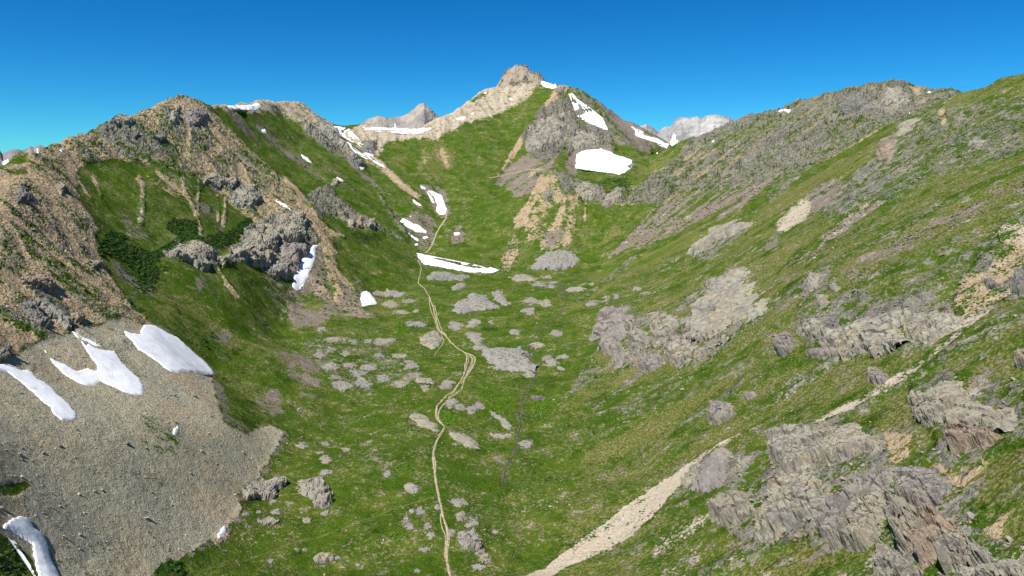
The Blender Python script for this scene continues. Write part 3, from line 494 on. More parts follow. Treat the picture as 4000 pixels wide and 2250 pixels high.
SNOW = [
 ('long straight snow strip at the left edge of the scree slope', [(-30, 1425), (35, 1425), (82, 1449), (105, 1445), (124, 1456), (155, 1487), (183, 1499), (210, 1522), (229, 1546), (253, 1561), (280, 1588), (303, 1620), (299, 1639), (272, 1643), (241, 1645), (210, 1623), (194, 1592), (163, 1569), (128, 1534), (85, 1499), (47, 1472), (27, 1453), (-30, 1445)]),
 ('large forked snowfield with a thin tail, middle of the three on the scree', [(276, 1289), (311, 1303), (311, 1320), (334, 1350), (342, 1342), (365, 1355), (404, 1367), (447, 1371), (462, 1390), (486, 1425), (521, 1456), (552, 1487), (563, 1511), (563, 1542), (532, 1546), (493, 1536), (462, 1522), (427, 1507), (392, 1491), (373, 1507), (342, 1509), (295, 1491), (249, 1464), (214, 1429), (190, 1398), (214, 1410), (249, 1423), (280, 1441), (303, 1453), (338, 1435), (373, 1449), (377, 1429), (350, 1394), (334, 1367), (322, 1348), (307, 1320)]),
 ('broad snowfield with a dirty upper corner between scree and green slope', [(482, 1293), (501, 1299), (548, 1307), (548, 1289), (559, 1269), (598, 1270), (629, 1285), (660, 1303), (695, 1320), (726, 1348), (754, 1375), (781, 1398), (808, 1421), (835, 1453), (837, 1464), (777, 1456), (715, 1449), (699, 1460), (664, 1453), (622, 1421), (575, 1386), (536, 1367), (517, 1336), (490, 1309)]),
 ('small lone snow spot amid the scree below the three snowfields', [(676, 1674), (692, 1662), (703, 1678), (695, 1701), (676, 1701), (672, 1690)]),
 ('hooked snow strip in the bottom left corner', [(12, 2052), (39, 2029), (78, 2017), (117, 2033), (136, 2068), (167, 2087), (186, 2118), (194, 2161), (210, 2204), (233, 2246), (250, 2290), (160, 2290), (136, 2208), (124, 2126), (78, 2099), (35, 2072), (10, 2064)]),
 ('small oval snow patch at the lower edge of the scree by the grass', [(878, 2048), (888, 2076), (878, 2091), (851, 2105), (847, 2087), (862, 2064)]),
 ('tiny snow fleck just above the fork of the scree snowfields', [(172, 1368), (182, 1370), (186, 1382), (178, 1385)]),
 ('tall wedge of snow at the foot of the grey left cliff', [(1233, 956), (1241, 956), (1229, 1011), (1218, 1050), (1202, 1089), (1190, 1112), (1171, 1135), (1155, 1135), (1140, 1122), (1146, 1089), (1148, 1054), (1167, 1034), (1186, 1007), (1210, 984), (1218, 968)]),
 ('triangular snow patch at the toe of the brown fan', [(1427, 1133), (1447, 1147), (1458, 1162), (1476, 1182), (1466, 1190), (1439, 1193), (1412, 1201), (1406, 1170), (1408, 1147)]),
 ('long snow tongue across the valley where the trail crosses it', [(1624, 987), (1645, 991), (1668, 1001), (1711, 1015), (1777, 1030), (1847, 1046), (1932, 1046), (1952, 1057), (1917, 1067), (1855, 1065), (1777, 1055), (1719, 1044), (1653, 1032), (1633, 1007)]),
 ('short snow cap above the broad snow strip beside the upper trail', [(1641, 723), (1668, 733), (1660, 741), (1645, 737)]),
 ('broad curved snow strip at the top of the upper trail', [(1664, 741), (1692, 747), (1726, 762), (1738, 793), (1748, 820), (1734, 840), (1715, 838), (1703, 820), (1707, 801), (1699, 778), (1680, 754)]),
 ('short slanting snow patch left of the broad curved strip', [(1612, 776), (1637, 793), (1651, 805), (1633, 805), (1612, 789)]),
 ('long slanting snow bank left of the upper trail', [(1559, 865), (1571, 850), (1606, 867), (1645, 886), (1668, 902), (1664, 912), (1629, 908), (1590, 888)]),
 ('thin slanting snow strip below the long slanting snow bank', [(1589, 908), (1614, 921), (1637, 935), (1635, 945), (1610, 929)]),
 ('small ragged snow patch beside the upper trail', [(1645, 925), (1668, 921), (1678, 929), (1657, 936)]),
 ('small snow spot above the left end of the snow tongue', [(1618, 952), (1636, 948), (1634, 959), (1622, 960)]),
 ('round snow spot inside a brown hollow right of the upper trail', [(1771, 908), (1796, 907), (1800, 919), (1775, 920)]),
 ('tiny snow sliver above the long slanting snow bank', [(1590, 834), (1612, 848), (1598, 845)]),
 ('thin snow streak on top of the grey left cliff', [(1074, 780), (1117, 801), (1148, 828), (1140, 826), (1113, 807), (1082, 789)]),
 ('wide snow cornice along the skyline right of the left summit', [(816, 405), (855, 412), (932, 415), (1000, 405), (1026, 407), (1010, 425), (991, 432), (944, 428), (878, 420)]),
 ('long snow couloir running down from the left end of the pass', [(1303, 492), (1361, 499), (1334, 511), (1334, 530), (1357, 561), (1389, 592), (1427, 606), (1466, 631), (1497, 643), (1515, 662), (1486, 651), (1427, 612), (1396, 604), (1369, 581), (1342, 546), (1322, 519)]),
 ('flat snow band lying along the crest of the pass', [(1408, 497), (1544, 502), (1637, 503), (1707, 496), (1684, 506), (1653, 519), (1614, 526), (1583, 515), (1521, 509), (1427, 509)]),
 ('small flat snow patch on the tan ridge right of the pass', [(1777, 464), (1820, 456), (1816, 468), (1789, 472)]),
 ('tiny snow fleck on the tan ridge above the flat patch', [(1831, 449), (1855, 437), (1848, 447)]),
 ('small snow patch on the left shoulder of the central summit', [(1890, 362), (1913, 357), (1892, 372)]),
 ('snow spot in the middle of the tan summit face', [(1989, 383), (2002, 385), (2003, 392), (1991, 391)]),
 ('small snow patch on the brown slope below the left skyline cornice', [(1016, 503), (1035, 507), (1043, 522), (1027, 519)]),
 ('slanting snow patch midway down the green left shoulder', [(1175, 602), (1202, 616), (1225, 641), (1202, 631), (1179, 614)]),
 ('slanting snow patch low on the green left shoulder', [(1311, 691), (1338, 701), (1346, 712), (1326, 707)]),
 ('small ragged snow patch beneath the dark rocks of the left shoulder', [(1396, 653), (1423, 660), (1412, 667)]),
 ('bright snow wedge in the notch right of the central summit', [(2113, 318), (2128, 319), (2183, 334), (2169, 347), (2132, 344), (2113, 332)]),
 ('long winding snow gully on the right flank of the central peak', [(2216, 355), (2233, 363), (2249, 375), (2264, 394), (2287, 414), (2307, 441), (2334, 449), (2357, 468), (2367, 487), (2381, 520), (2361, 507), (2334, 497), (2303, 484), (2256, 454), (2303, 449), (2287, 425), (2260, 410), (2249, 390), (2233, 375)]),
 ('slanting snow strip near the right end of the central ridge', [(2462, 491), (2489, 507), (2521, 530), (2567, 542), (2618, 567), (2606, 580), (2563, 559), (2505, 540), (2478, 526), (2480, 511)]),
 ('largest bright snowfield lying in the cirque below the central peak', [(2268, 592), (2291, 585), (2322, 583), (2350, 581), (2381, 592), (2412, 606), (2443, 616), (2470, 627), (2468, 639), (2447, 649), (2466, 660), (2420, 684), (2373, 674), (2322, 668), (2272, 660), (2247, 658), (2249, 604)]),
 ('small ragged snow strip right of the largest cirque snowfield', [(2540, 587), (2575, 600), (2573, 604), (2548, 595)]),
 ('tiny slanting snow sliver on the left end of the grey ridge', [(2774, 560), (2796, 541), (2787, 556)]),
 ('snow strip along the skyline of the grey right ridge', [(3027, 446), (3089, 426), (3085, 434), (3039, 445)]),
 ('small snow spot where the green spur meets the grey ridge', [(3546, 448), (3559, 442), (3556, 449)]),
 ('snow fleck behind the top of the grey right ridge', [(3620, 357), (3640, 359), (3637, 365), (3622, 364)]),
 ('small snow patch near the left skyline by a tan gully', [(225, 586), (253, 580), (249, 591), (241, 597)]),
 ('thin broken snow patch on the slope below the left summit', [(591, 455), (622, 437), (625, 441), (598, 456)]),
 ('tiny snow fleck on the far left skyline shoulder', [(140, 624), (153, 619), (150, 627)]),
 ('tiny snow sliver lowest on the far left shoulder', [(80, 649), (97, 645), (92, 650)]),
]
SNOWM = np.zeros((MH, MW), np.float32)
for lb, q in SNOW:                                     # wet, trodden-down ground round each snow patch
    c_ = np.mean(np.array(q, float), 0); P([tuple(c_ + (np.array(p) - c_) * 1.06 + np.sign(np.array(p) - c_) * 5) for p in q], 3, .6, add=True, brown=.62)
    f = fill([tuple(c_ + (np.array(p) - c_) * 1.1 + np.sign(np.array(p) - c_) * 8) for p in q])
    if f: SNOWM[f[2]:f[3], f[0]:f[1]][f[4]] = 1
SNOWM = blur_f(SNOWM, 3)
# regions -> named pieces of terrain
RG([(-700, 150), (1330, 150), (1330, 480), (1300, 520), (1330, 560), (1480, 680), (1640, 850), (1640, 1010), (1660, 1060), (1480, 1200), (1300, 1240), (1150, 1300), (1130, 1640), (1090, 1740), (1000, 1870), (940, 2010), (800, 2150), (600, 2400), (-700, 2400)], 1)
RG([(810, 150), (1330, 150), (1330, 480), (1300, 520), (1330, 560), (1480, 680), (1640, 850), (1640, 1010), (1640, 1060), (1450, 1190), (1400, 1090), (1330, 990), (1290, 900), (1170, 735), (1010, 610), (850, 455), (777, 391), (790, 300)], 2)
RG([(1330, 150), (2640, 150), (2640, 585), (2560, 680), (2450, 735), (2420, 800), (2300, 960), (2120, 1060), (1950, 1070), (1660, 1060), (1640, 1010), (1640, 850), (1480, 680), (1330, 560), (1300, 520), (1330, 480)], 3)
RG([(2640, 585), (2640, 150), (3760, 150), (3754, 369), (3500, 503), (3250, 643), (3000, 788), (2700, 957), (2400, 1064), (2120, 1060), (2300, 960), (2420, 800), (2450, 735), (2560, 680)], 4)
RG([(4700, 100), (3754, 365), (3500, 503), (3250, 643), (3000, 788), (2700, 957), (2400, 1064), (2330, 1170), (2300, 1330), (2240, 1460), (2230, 1650), (2200, 1800), (2260, 2000), (2250, 2400), (4700, 2400)], 5)
print('paint', time.time() - T0)
# ------------------------------------------------------------------ materials
def new_mat(name):
    m = bpy.data.materials.new(name); m.use_nodes = True
    nt = m.node_tree
    for n in list(nt.nodes): nt.nodes.remove(n)
    out = nt.nodes.new('ShaderNodeOutputMaterial'); b = nt.nodes.new('ShaderNodeBsdfPrincipled')
    nt.links.new(b.outputs[0], out.inputs[0])
    b.inputs['Roughness'].default_value = 0.95; b.inputs['Specular IOR Level'].default_value = 0.0
    return m, nt, b
class NB:
    def __init__(s, nt): s.nt = nt; s.geo = nt.nodes.new('ShaderNodeNewGeometry').outputs['Position']
    def link(s, a, b): s.nt.links.new(a, b)
    def put(s, sock, v):
        if hasattr(v, 'is_linked'): s.link(v, sock)
        else: sock.default_value = v
    def vscale(s, v):
        n = s.nt.nodes.new('ShaderNodeVectorMath'); n.operation = 'MULTIPLY'; s.link(s.geo, n.inputs[0]); n.inputs[1].default_value = v; return n.outputs[0]
    def noise(s, scale, detail=3, rough=.55, vec=None, dist=0.0, col=False):
        n = s.nt.nodes.new('ShaderNodeTexNoise'); n.inputs['Scale'].default_value = scale; n.inputs['Detail'].default_value = detail; n.inputs['Roughness'].default_value = rough
        n.inputs['Distortion'].default_value = dist
        s.link(vec or s.geo, n.inputs['Vector']); return n.outputs['Color' if col else 0]
    def vor(s, scale, feat='F1', out='Distance', vec=None):
        n = s.nt.nodes.new('ShaderNodeTexVoronoi'); n.feature = feat; n.inputs['Scale'].default_value = scale; s.link(vec or s.geo, n.inputs['Vector']); return n.outputs[out]
    def m(s, op, a, b=None, c=None, clamp=False):
        n = s.nt.nodes.new('ShaderNodeMath'); n.operation = op; n.use_clamp = clamp
        s.put(n.inputs[0], a)
        if b is not None: s.put(n.inputs[1], b)
        if c is not None: s.put(n.inputs[2], c)
        return n.outputs[0]
    def mr(s, v, a, b, c=0.0, d=1.0, smooth=True):
        n = s.nt.nodes.new('ShaderNodeMapRange'); n.interpolation_type = 'SMOOTHSTEP' if smooth else 'LINEAR'
        s.put(n.inputs[0], v)
        for k, q in enumerate((a, b, c, d)): s.put(n.inputs[1 + k], q)
        return n.outputs[0]
    def mix(s, f, a, b, blend='MIX'):
        n = s.nt.nodes.new('ShaderNodeMix'); n.data_type = 'RGBA'; n.blend_type = blend
        s.put(n.inputs[0], f); s.put(n.inputs[6], a if hasattr(a, 'is_linked') else (*a, 1)); s.put(n.inputs[7], b if hasattr(b, 'is_linked') else (*b, 1))
        return n.outputs[2]
    def ramp(s, v, stops):
        n = s.nt.nodes.new('ShaderNodeValToRGB'); e = n.color_ramp.elements
        while len(e) < len(stops): e.new(0.5)
        for k, (p, c) in enumerate(stops): e[k].position = p; e[k].color = (*c, 1)
        s.link(v, n.inputs[0]); return n.outputs[0]
    def attr(s, name):
        n = s.nt.nodes.new('ShaderNodeAttribute'); n.attribute_name = name
        q = s.nt.nodes.new('ShaderNodeSeparateColor'); s.link(n.outputs['Color'], q.inputs[0]); return [*q.outputs, n.outputs['Alpha']]
    def bump(s, b, h, dist, strength=1.0):
        n = s.nt.nodes.new('ShaderNodeBump'); n.inputs['Distance'].default_value = dist; n.inputs['Strength'].default_value = strength
        s.link(h, n.inputs['Height']); s.link(n.outputs[0], b.inputs['Normal'])

def rock_colour(N, k=1.0, gain=.85):
    """grey volcanic rock: purple-grey to buff patches, lichen, pale dust"""
    big = N.noise(0.045 * k, 3, .6); med = N.noise(0.3 * k, 4, .65); fine = N.noise(1.7 * k, 3, .7); hue = N.noise(0.11 * k, 2, .5)
    c = N.ramp(big, [(.34, (.27, .252, .222)), (.46, (.38, .355, .295)), (.56, (.46, .425, .335)), (.68, (.55, .51, .405))])
    c = N.mix(N.mr(hue, .52, .62, 0, .6), c, (.335, .285, .26))
    c = N.mix(N.mr(hue, .48, .38, 0, .6), c, (.50, .38, .235))
    c = N.mix(N.mr(med, .5, .64, 0, .6), c, (.52, .51, .345))
    c = N.mix(N.mr(med, .48, .36, 0, .7), c, (.19, .18, .165))
    c = N.mix(N.mr(fine, .48, .64, 0, .45), c, (.62, .585, .46))
    c = N.mix(1.0, c, (gain, gain, gain), 'MULTIPLY')
    return c, med, fine

def terrain_material():
    m, nt, b = new_mat('alpine_ground'); N = NB(nt)
    rock, tan, scree, pale = N.attr('cover_a'); shrub, brown, lush, dry = N.attr('cover_b')
    st = lambda v, lo=.36, hi=.64: N.mr(v, lo, hi, 0, 1, False)
    n_edge = N.noise(0.22, 5, .68); n_fine = N.noise(1.1, 4, .65); n_tuft = N.noise(2.6, 3, .6); n_big = N.noise(0.018, 3, .55); n_mid = N.noise(0.075, 4, .6)
    nz = N.mr(N.m('ADD', N.m('ADD', N.m('MULTIPLY', n_edge, .40), N.m('MULTIPLY', n_fine, .35)), N.m('MULTIPLY', n_mid, .25)), .385, .615, 0, 1, False)
    def cov(w, k=1.0, s=.10, noise=nz):       # weight + noise -> broken crisp patches
        t = N.m('ADD', w, N.m('MULTIPLY', N.m('SUBTRACT', noise, .5), k))
        return N.mr(t, .5 - s, .5 + s)
    # grass
    g = N.ramp(st(N.m('ADD', N.m('MULTIPLY', n_mid, .6), N.m('MULTIPLY', n_edge, .4))), [(.05, (.034, .082, .006)), (.35, (.060, .122, .009)), (.65, (.098, .152, .015)), (.97, (.165, .180, .036))])
    g = N.mix(N.mr(n_big, .44, .60, 0, .5), g, (.050, .118, .008))
    g = N.mix(N.mr(n_fine, .50, .64, 0, .55), g, (.20, .20, .062))
    g = N.mix(N.mr(n_tuft, .47, .36, 0, .5), g, (.034, .068, .008))
    speck = N.m('MULTIPLY', N.mr(N.noise(.62, 5, .72), .53, .60), N.mr(N.noise(.055, 3, .6), .43, .56))
    g = N.mix(N.m('MULTIPLY', speck, .75), g, (.34, .265, .165))
    dg = N.ramp(st(n_fine), [(.1, (.080, .100, .018)), (.5, (.175, .180, .045)), (.9, (.30, .27, .115))])
    g = N.mix(N.m('MULTIPLY', cov(dry, .8, .25), .85), g, dg)
    lg = N.ramp(st(n_tuft), [(.1, (.040, .110, .008)), (.9, (.135, .235, .018))])
    g = N.mix(N.m('MULTIPLY', cov(lush, .8, .2), .85), g, lg)
    sg = N.ramp(st(n_tuft), [(.05, (.014, .042, .008)), (.5, (.034, .082, .014)), (.95, (.065, .120, .024))])
    g = N.mix(cov(shrub, .8, .12), g, sg)
    # bare soil, gravel
    br = N.ramp(n_fine, [(.28, (.15, .12, .09)), (.5, (.255, .205, .158)), (.72, (.36, .30, .235))])
    br = N.mix(N.mr(n_mid, .4, .65, 0, .5), br, (.265, .23, .20))
    tn = N.ramp(n_fine, [(.28, (.29, .21, .12)), (.5, (.49, .37, .225)), (.72, (.66, .52, .34))])
    tn = N.mix(N.mr(n_mid, .52, .68, 0, .45), tn, (.46, .30, .19))
    stone = N.vor(0.9, 'F1', 'Color'); ss = N.nt.nodes.new('ShaderNodeSeparateColor'); N.link(stone, ss.inputs[0])
    sr = N.ramp(n_mid, [(.40, (.42, .375, .255)), (.5, (.53, .475, .325)), (.60, (.63, .53, .35))])
    sr = N.mix(N.mr(n_big, .45, .62, 0, .6), sr, (.49, .47, .33))
    sr = N.mix(N.mr(N.noise(.03, 4, .6), .47, .60, 0, .65), sr, (.47, .455, .35)); sr = N.mix(N.mr(N.noise(.045, 4, .6, vec=N.vscale((1, .6, 1))), .53, .62, 0, .6), sr, (.56, .43, .27))
    sr = N.mix(N.mr(ss.outputs[0], .65, 1, 0, .4), sr, (.66, .58, .40)); sr = N.mix(N.mr(ss.outputs[1], .65, 1, 0, .42), sr, (.27, .23, .15))
    sr = N.mix(N.mr(n_tuft, .35, .65, 0, .35), sr, (.36, .315, .21))
    pl = N.ramp(n_fine, [(.28, (.42, .34, .235)), (.5, (.58, .49, .36)), (.72, (.72, .64, .51))])
    rk, med, fine = rock_colour(N, 1.0, .62)
    c = N.mix(cov(brown, 1.2, .12), g, br); c = N.mix(cov(tan, 1.2, .12), c, tn); c = N.mix(cov(scree, .9, .16), c, sr)
    c = N.mix(cov(rock, 1.25, .10), c, rk); c = N.mix(cov(pale, 1.0, .2), c, pl)
    N.link(c, b.inputs['Base Color'])
    hgt = N.m('ADD', N.m('MULTIPLY', n_edge, .9), N.m('ADD', N.m('MULTIPLY', n_fine, .6), N.m('MULTIPLY', n_tuft, .3)))
    ang = N.m('ADD', N.m('MULTIPLY', N.vor(.30), 1.5), N.m('ADD', N.m('MULTIPLY', N.vor(.85), .8), N.m('MULTIPLY', med, 1.5)))
    hgt = N.m('ADD', hgt, N.m('MULTIPLY', N.m('ADD', rock, N.m('MULTIPLY', tan, .5), clamp=True), ang))
    N.bump(b, hgt, 1.4, 1.0)
    return m
MAT_TERRAIN = terrain_material()

# ------------------------------------------------------------------ terrain mesh: a fan of quads, finer near, with relief by kind of ground
def mask_at(px, py):
    u = np.clip((px - MX0) / MS, 0, MW - 1.01); v = np.clip((py - MY0) / MS, 0, MH - 1.01)
    i = u.astype(int); j = v.astype(int); fu = (u - i).astype(np.float32); fv = (v - j).astype(np.float32)
    return [(A[j, i] * (1 - fu) + A[j, i + 1] * fu) * (1 - fv) + (A[j + 1, i] * (1 - fu) + A[j + 1, i + 1] * fu) * fv for A in MASK]
NC, NRW = 1120, 840
az = np.linspace(R(-45), R(45), NC); rr = np.exp(np.linspace(math.log(95), math.log(1640), NRW))
TX = np.sin(az)[None, :] * rr[:, None]; TY = np.cos(az)[None, :] * rr[:, None]
TZ = H0(TX, TY)
TPX, TPY = project(TX, TY, TZ)
el = TZ / rr[:, None]; run = np.maximum.accumulate(el, 0)
vis = el >= run - 0.0015
# hidden ground carries on the cover of the crest in front of it
rowi = np.where(vis, np.arange(NRW)[:, None], 0); last = np.maximum.accumulate(rowi, 0)
ci = np.broadcast_to(np.arange(NC), last.shape)
w1 = fbm(TX, TY, 9, 3, 31) * 1.0; w2 = fbm(TX, TY, 9, 3, 47)
scl = np.clip(FPX / rr[:, None] * 1.3, 1.5, 22)
cov = np.array(mask_at(TPX + w1 * scl, TPY + w2 * scl * .6)); cov = cov[:, last, ci]
regv = REG[np.clip(((TPY - MY0) / MS).astype(int), 0, MH - 1), np.clip(((TPX - MX0) / MS).astype(int), 0, MW - 1)][last, ci]
C = dict(zip(LAY, cov))
ST1 = np.clip(lsample(STREAK1, TX, TY), -2.2, 2.2); ST2 = np.clip(lsample(STREAK2, TX, TY), -2.2, 2.2); steep = sstep(.16, .42, lsample(lsl, TX, TY)); ST = (ST1 * .5 + ST2 * .7) * steep
sway = ((C['scree'] < .3) & (C['pale'] < .5)).astype(np.float32)
C['tan'] += sway * ST * np.where(C['tan'] > .15, .26, .05); C['rock'] -= sway * ST * np.where(C['rock'] > .1, .17, 0); C['dry'] += sway * ST2 * steep * .24; C['lush'] += sway * np.clip(-ST - .2, 0, 1) * .34 * steep
C['brown'] += sway * ST * np.where(C['brown'] > .12, .24, .09); C['scree'] -= np.clip(C['scree'], 0, 1) * np.clip(ST2, -1, 2) * .10; C['tan'] += np.clip(C['scree'], 0, 1) * (ST2 * .22 + .1)
for k_ in range(len(LAY)): cov[k_] = np.clip(C[LAY[k_]], 0, 1.05); C[LAY[k_]] = cov[k_]
far = np.clip(rr[:, None] / 500, .5, 2.0)
def relief(x, y, Cc, fr):
    rk = np.clip(Cc['rock'], 0, 1); tn = np.clip(Cc['tan'], 0, 1)
    a = R(28); xr = x * math.cos(a) + y * math.sin(a); yr = -x * math.sin(a) + y * math.cos(a)
    wx = fbm(x, y, 14, 2, 61) * 5; wy = fbm(x, y, 14, 2, 67) * 5
    h1, e1 = worley((xr + wx), (yr + wy) * 1.6, 11.0, 5); h2, e2 = worley(xr + wx * .6, (yr + wy * .6) * 1.4, 4.2, 9)
    h3, e3 = worley(xr + wx * .3, (yr + wy * .3) * 1.3, 2.4, 15); rid = fbm(x, y, 30, 4, 71, .5, True)
    rk2 = fbm(x + wx, y + wy, 9, 4, 77, .6, True)
    out = rk * fr * (h3 * .45 - sstep(.2, 0, e3) * .25 + h1 * 2.2 + h2 * .9 - sstep(.10, 0, e1) * 1.5 - sstep(.12, 0, e2) * .5 + rid * 3.6 + rk2 * 1.7)
    out = out + tn * fr * (fbm(x, y, 18, 5, 83, .6) * 1.3 + rid * .8 + h2 * .4 + h3 * .3)
    out = out + Cc['scree'] * (fbm(x, y, 25, 4, 91) * 1.0 + fbm(x, y, 2.2, 2, 95) * .25)
    sm = 1 - np.clip(rk + tn + Cc['scree'] + Cc['pale'], 0, 1)
    out = out + sm * (fbm(x, y, 22, 3, 101) * 1.5 + fbm(x, y, 5, 3, 107) * .55) + np.clip(Cc['shrub'], 0, 1) * (np.abs(fbm(x, y, 3.0, 2, 113)) * 1.8)
    return out
TR = relief(TX, TY, C, far) - ST * far * (.25 + .75 * np.clip(C['tan'] + C['rock'], 0, 1)) * .9
su = np.clip(((TPX - MX0) / MS).astype(int), 0, MW - 1); sv = np.clip(((TPY - MY0) / MS).astype(int), 0, MH - 1)
TR = TR * (1 - .85 * SNOWM[sv, su][last, ci])
TZ2 = TZ + TR
print('relief', time.time() - T0)
def H(x, y):                                  # finished ground height anywhere on the fan
    x = np.asarray(x, float); y = np.asarray(y, float)
    a = np.arctan2(x, y); r = np.hypot(x, y)
    u = np.clip((a - az[0]) / (az[1] - az[0]), 0, NC - 1.001); v = np.clip((np.log(np.maximum(r, 96)) - math.log(95)) / math.log(1640 / 95) * (NRW - 1), 0, NRW - 1.001)
    i = u.astype(int); j = v.astype(int); fu = u - i; fv = v - j
    return (TZ2[j, i] * (1 - fu) + TZ2[j, i + 1] * fu) * (1 - fv) + (TZ2[j + 1, i] * (1 - fu) + TZ2[j + 1, i + 1] * fu) * fv

def tag(o, label=None, cat=None, group=None, kind=None):
    for k, v in (('label', label), ('category', cat), ('group', group), ('kind', kind)):
        if v: o[k] = v
    return o
def mesh_np(name, V, F, mat, smooth=True, parent=None):
    """V (n,3); F (m,3|4) int array"""
    me = bpy.data.meshes.new(name); V = np.asarray(V, np.float32); F = np.asarray(F, np.int32)
    me.vertices.add(len(V)); me.vertices.foreach_set('co', V.ravel())
    k = F.shape[1]; me.loops.add(F.size); me.loops.foreach_set('vertex_index', F.ravel())
    me.polygons.add(len(F)); me.polygons.foreach_set('loop_start', np.arange(0, F.size, k, dtype=np.int32))
    me.polygons.foreach_set('use_smooth', np.full(len(F), smooth, bool))
    me.update(calc_edges=True)
    if mat: me.materials.append(mat)
    o = bpy.data.objects.new(name, me); COL.objects.link(o)
    if parent: o.parent = parent
    return o
def put_cover(me, cv):
    n = len(me.vertices)
    for nm, s in (('cover_a', 0), ('cover_b', 4)):
        at = me.attributes.new(nm, 'FLOAT_COLOR', 'POINT'); at.data.foreach_set('color', np.ascontiguousarray(cv[s:s + 4].T, np.float32).ravel())
TV = np.stack([TX, TY, TZ2], -1).reshape(-1, 3)
jj, ii = np.meshgrid(np.arange(NRW - 1), np.arange(NC - 1), indexing='ij')
q0 = (jj * NC + ii).ravel()
TF = np.stack([q0, q0 + 1, q0 + NC + 1, q0 + NC], 1)
fn = np.cross(TV[TF[:, 1]] - TV[TF[:, 0]], TV[TF[:, 3]] - TV[TF[:, 0]])
VN = np.zeros_like(TV)
for k in range(4): np.add.at(VN, TF[:, k], fn)
VN /= np.maximum(np.linalg.norm(VN, axis=1), 1e-9)[:, None]
if VN[:, 2].mean() < 0: VN = -VN; TF = TF[:, ::-1]
covf = cov.reshape(len(LAY), -1); fr_ = regv.ravel()[q0]; rockf = (covf[0][q0] + covf[1][q0] * .5) > .45
for k, nm in enumerate(['valley_floor', 'left_mountain', 'pass_shoulder', 'central_peak', 'right_ridge', 'right_mountain_slope']):
    F = TF[fr_ == k]
    if not len(F): continue
    u, inv = np.unique(F.ravel(), return_inverse=True)
    o = mesh_np(nm, TV[u], inv.reshape(F.shape), MAT_TERRAIN); put_cover(o.data, covf[:, u])
    o.data.polygons.foreach_set('use_smooth', ~(rockf[fr_ == k]))
    tag(o, kind='structure')
print('terrain', time.time() - T0)
# ------------------------------------------------------------------ object materials
def rock_material(name, tint=(1, 1, 1), amt=0.0, k=1.0, moss=.25, bump=.5):
    m, nt, b = new_mat(name); N = NB(nt)
    c, med, fine = rock_colour(N, k, .74)
    if amt: c = N.mix(amt, c, tint)
    up = nt.nodes.new('ShaderNodeSeparateXYZ'); g = nt.nodes.new('ShaderNodeNewGeometry'); nt.links.new(g.outputs['Normal'], up.inputs[0])
    gr = N.m('MULTIPLY', N.mr(N.noise(.35 * k, 4, .65), .52, .62), N.mr(up.outputs[2], .72, .92, 0, 1))
    c = N.mix(N.m('MULTIPLY', gr, moss * 3, clamp=True), c, (.13, .145, .04))
    N.link(c, b.inputs['Base Color']); N.bump(b, N.m('ADD', med, N.m('MULTIPLY', fine, .5)), bump, .8)
    return m
MR = dict(tanrock=rock_material('tan_rock', (.46, .375, .265), .6, 1.2, .1), slate=rock_material('slate_grey_rock', (.285, .27, .275), .6, 1.3, .35), grey=rock_material('grey_rock'), buff=rock_material('buff_rock', (.34, .305, .235), .5, 1.4, .3), purple=rock_material('purple_grey_rock', (.25, .22, .215), .5, 1.2, .2),
          pale=rock_material('pale_rock', (.36, .335, .295), .5, 1.6, .3), red=rock_material('reddish_rock', (.31, .205, .14), .5, 1.5, .1), dark=rock_material('dark_rock', (.15, .145, .138), .6, 1.6, .05))
def simple_mat(name, ramp, scale=1.5, rough=.95, bump=.2, spec=.1):
    m, nt, b = new_mat(name); N = NB(nt); n = N.noise(scale, 4, .6)
    N.link(N.ramp(n, ramp), b.inputs['Base Color']); b.inputs['Roughness'].default_value = rough; b.inputs['Specular IOR Level'].default_value = spec
    if bump: N.bump(b, N.noise(scale * 2, 3, .6), bump, .7)
    return m
def snow_mat():
    m, nt, b = new_mat('old_snow'); N = NB(nt)
    d = N.noise(.16, 4, .6); f = N.noise(1.2, 4, .7)
    c = N.ramp(d, [(.3, (.95, .955, .96)), (.6, (.95, .95, .94)), (.70, (.82, .80, .76))])
    c = N.mix(N.mr(f, .62, .72, 0, .22), c, (.6, .57, .52))
    N.link(c, b.inputs['Base Color']); b.inputs['Roughness'].default_value = .7; N.bump(b, N.m('ADD', d, N.m('MULTIPLY', f, .3)), .35, .6)
    return m
M_SNOW = snow_mat()
M_PATH = simple_mat('worn_soil', [(.38, (.28, .225, .135)), (.5, (.43, .36, .235)), (.62, (.55, .475, .33))], 1.3)
M_BANK = simple_mat('stream_bed', [(.38, (.05, .055, .022)), (.5, (.10, .095, .055)), (.62, (.20, .175, .115))], 1.0)
M_WATER = simple_mat('stream_water', [(.3, (.020, .026, .024)), (.7, (.05, .06, .055))], 2.0, .12, .1, .5)
M_STONE = simple_mat('scree_stone', [(.36, (.27, .235, .16)), (.5, (.42, .37, .255)), (.64, (.58, .51, .36))], .9)
M_PSTONE = simple_mat('pale_stone', [(.3, (.36, .345, .30)), (.7, (.52, .50, .44))], .8)
M_SHRUB = simple_mat('willow_leaf', [(.35, (.030, .070, .012)), (.5, (.052, .105, .020)), (.65, (.085, .14, .032))], .5)
M_HERB = simple_mat('herb_leaf', [(.35, (.08, .18, .014)), (.65, (.17, .29, .03))], .6)

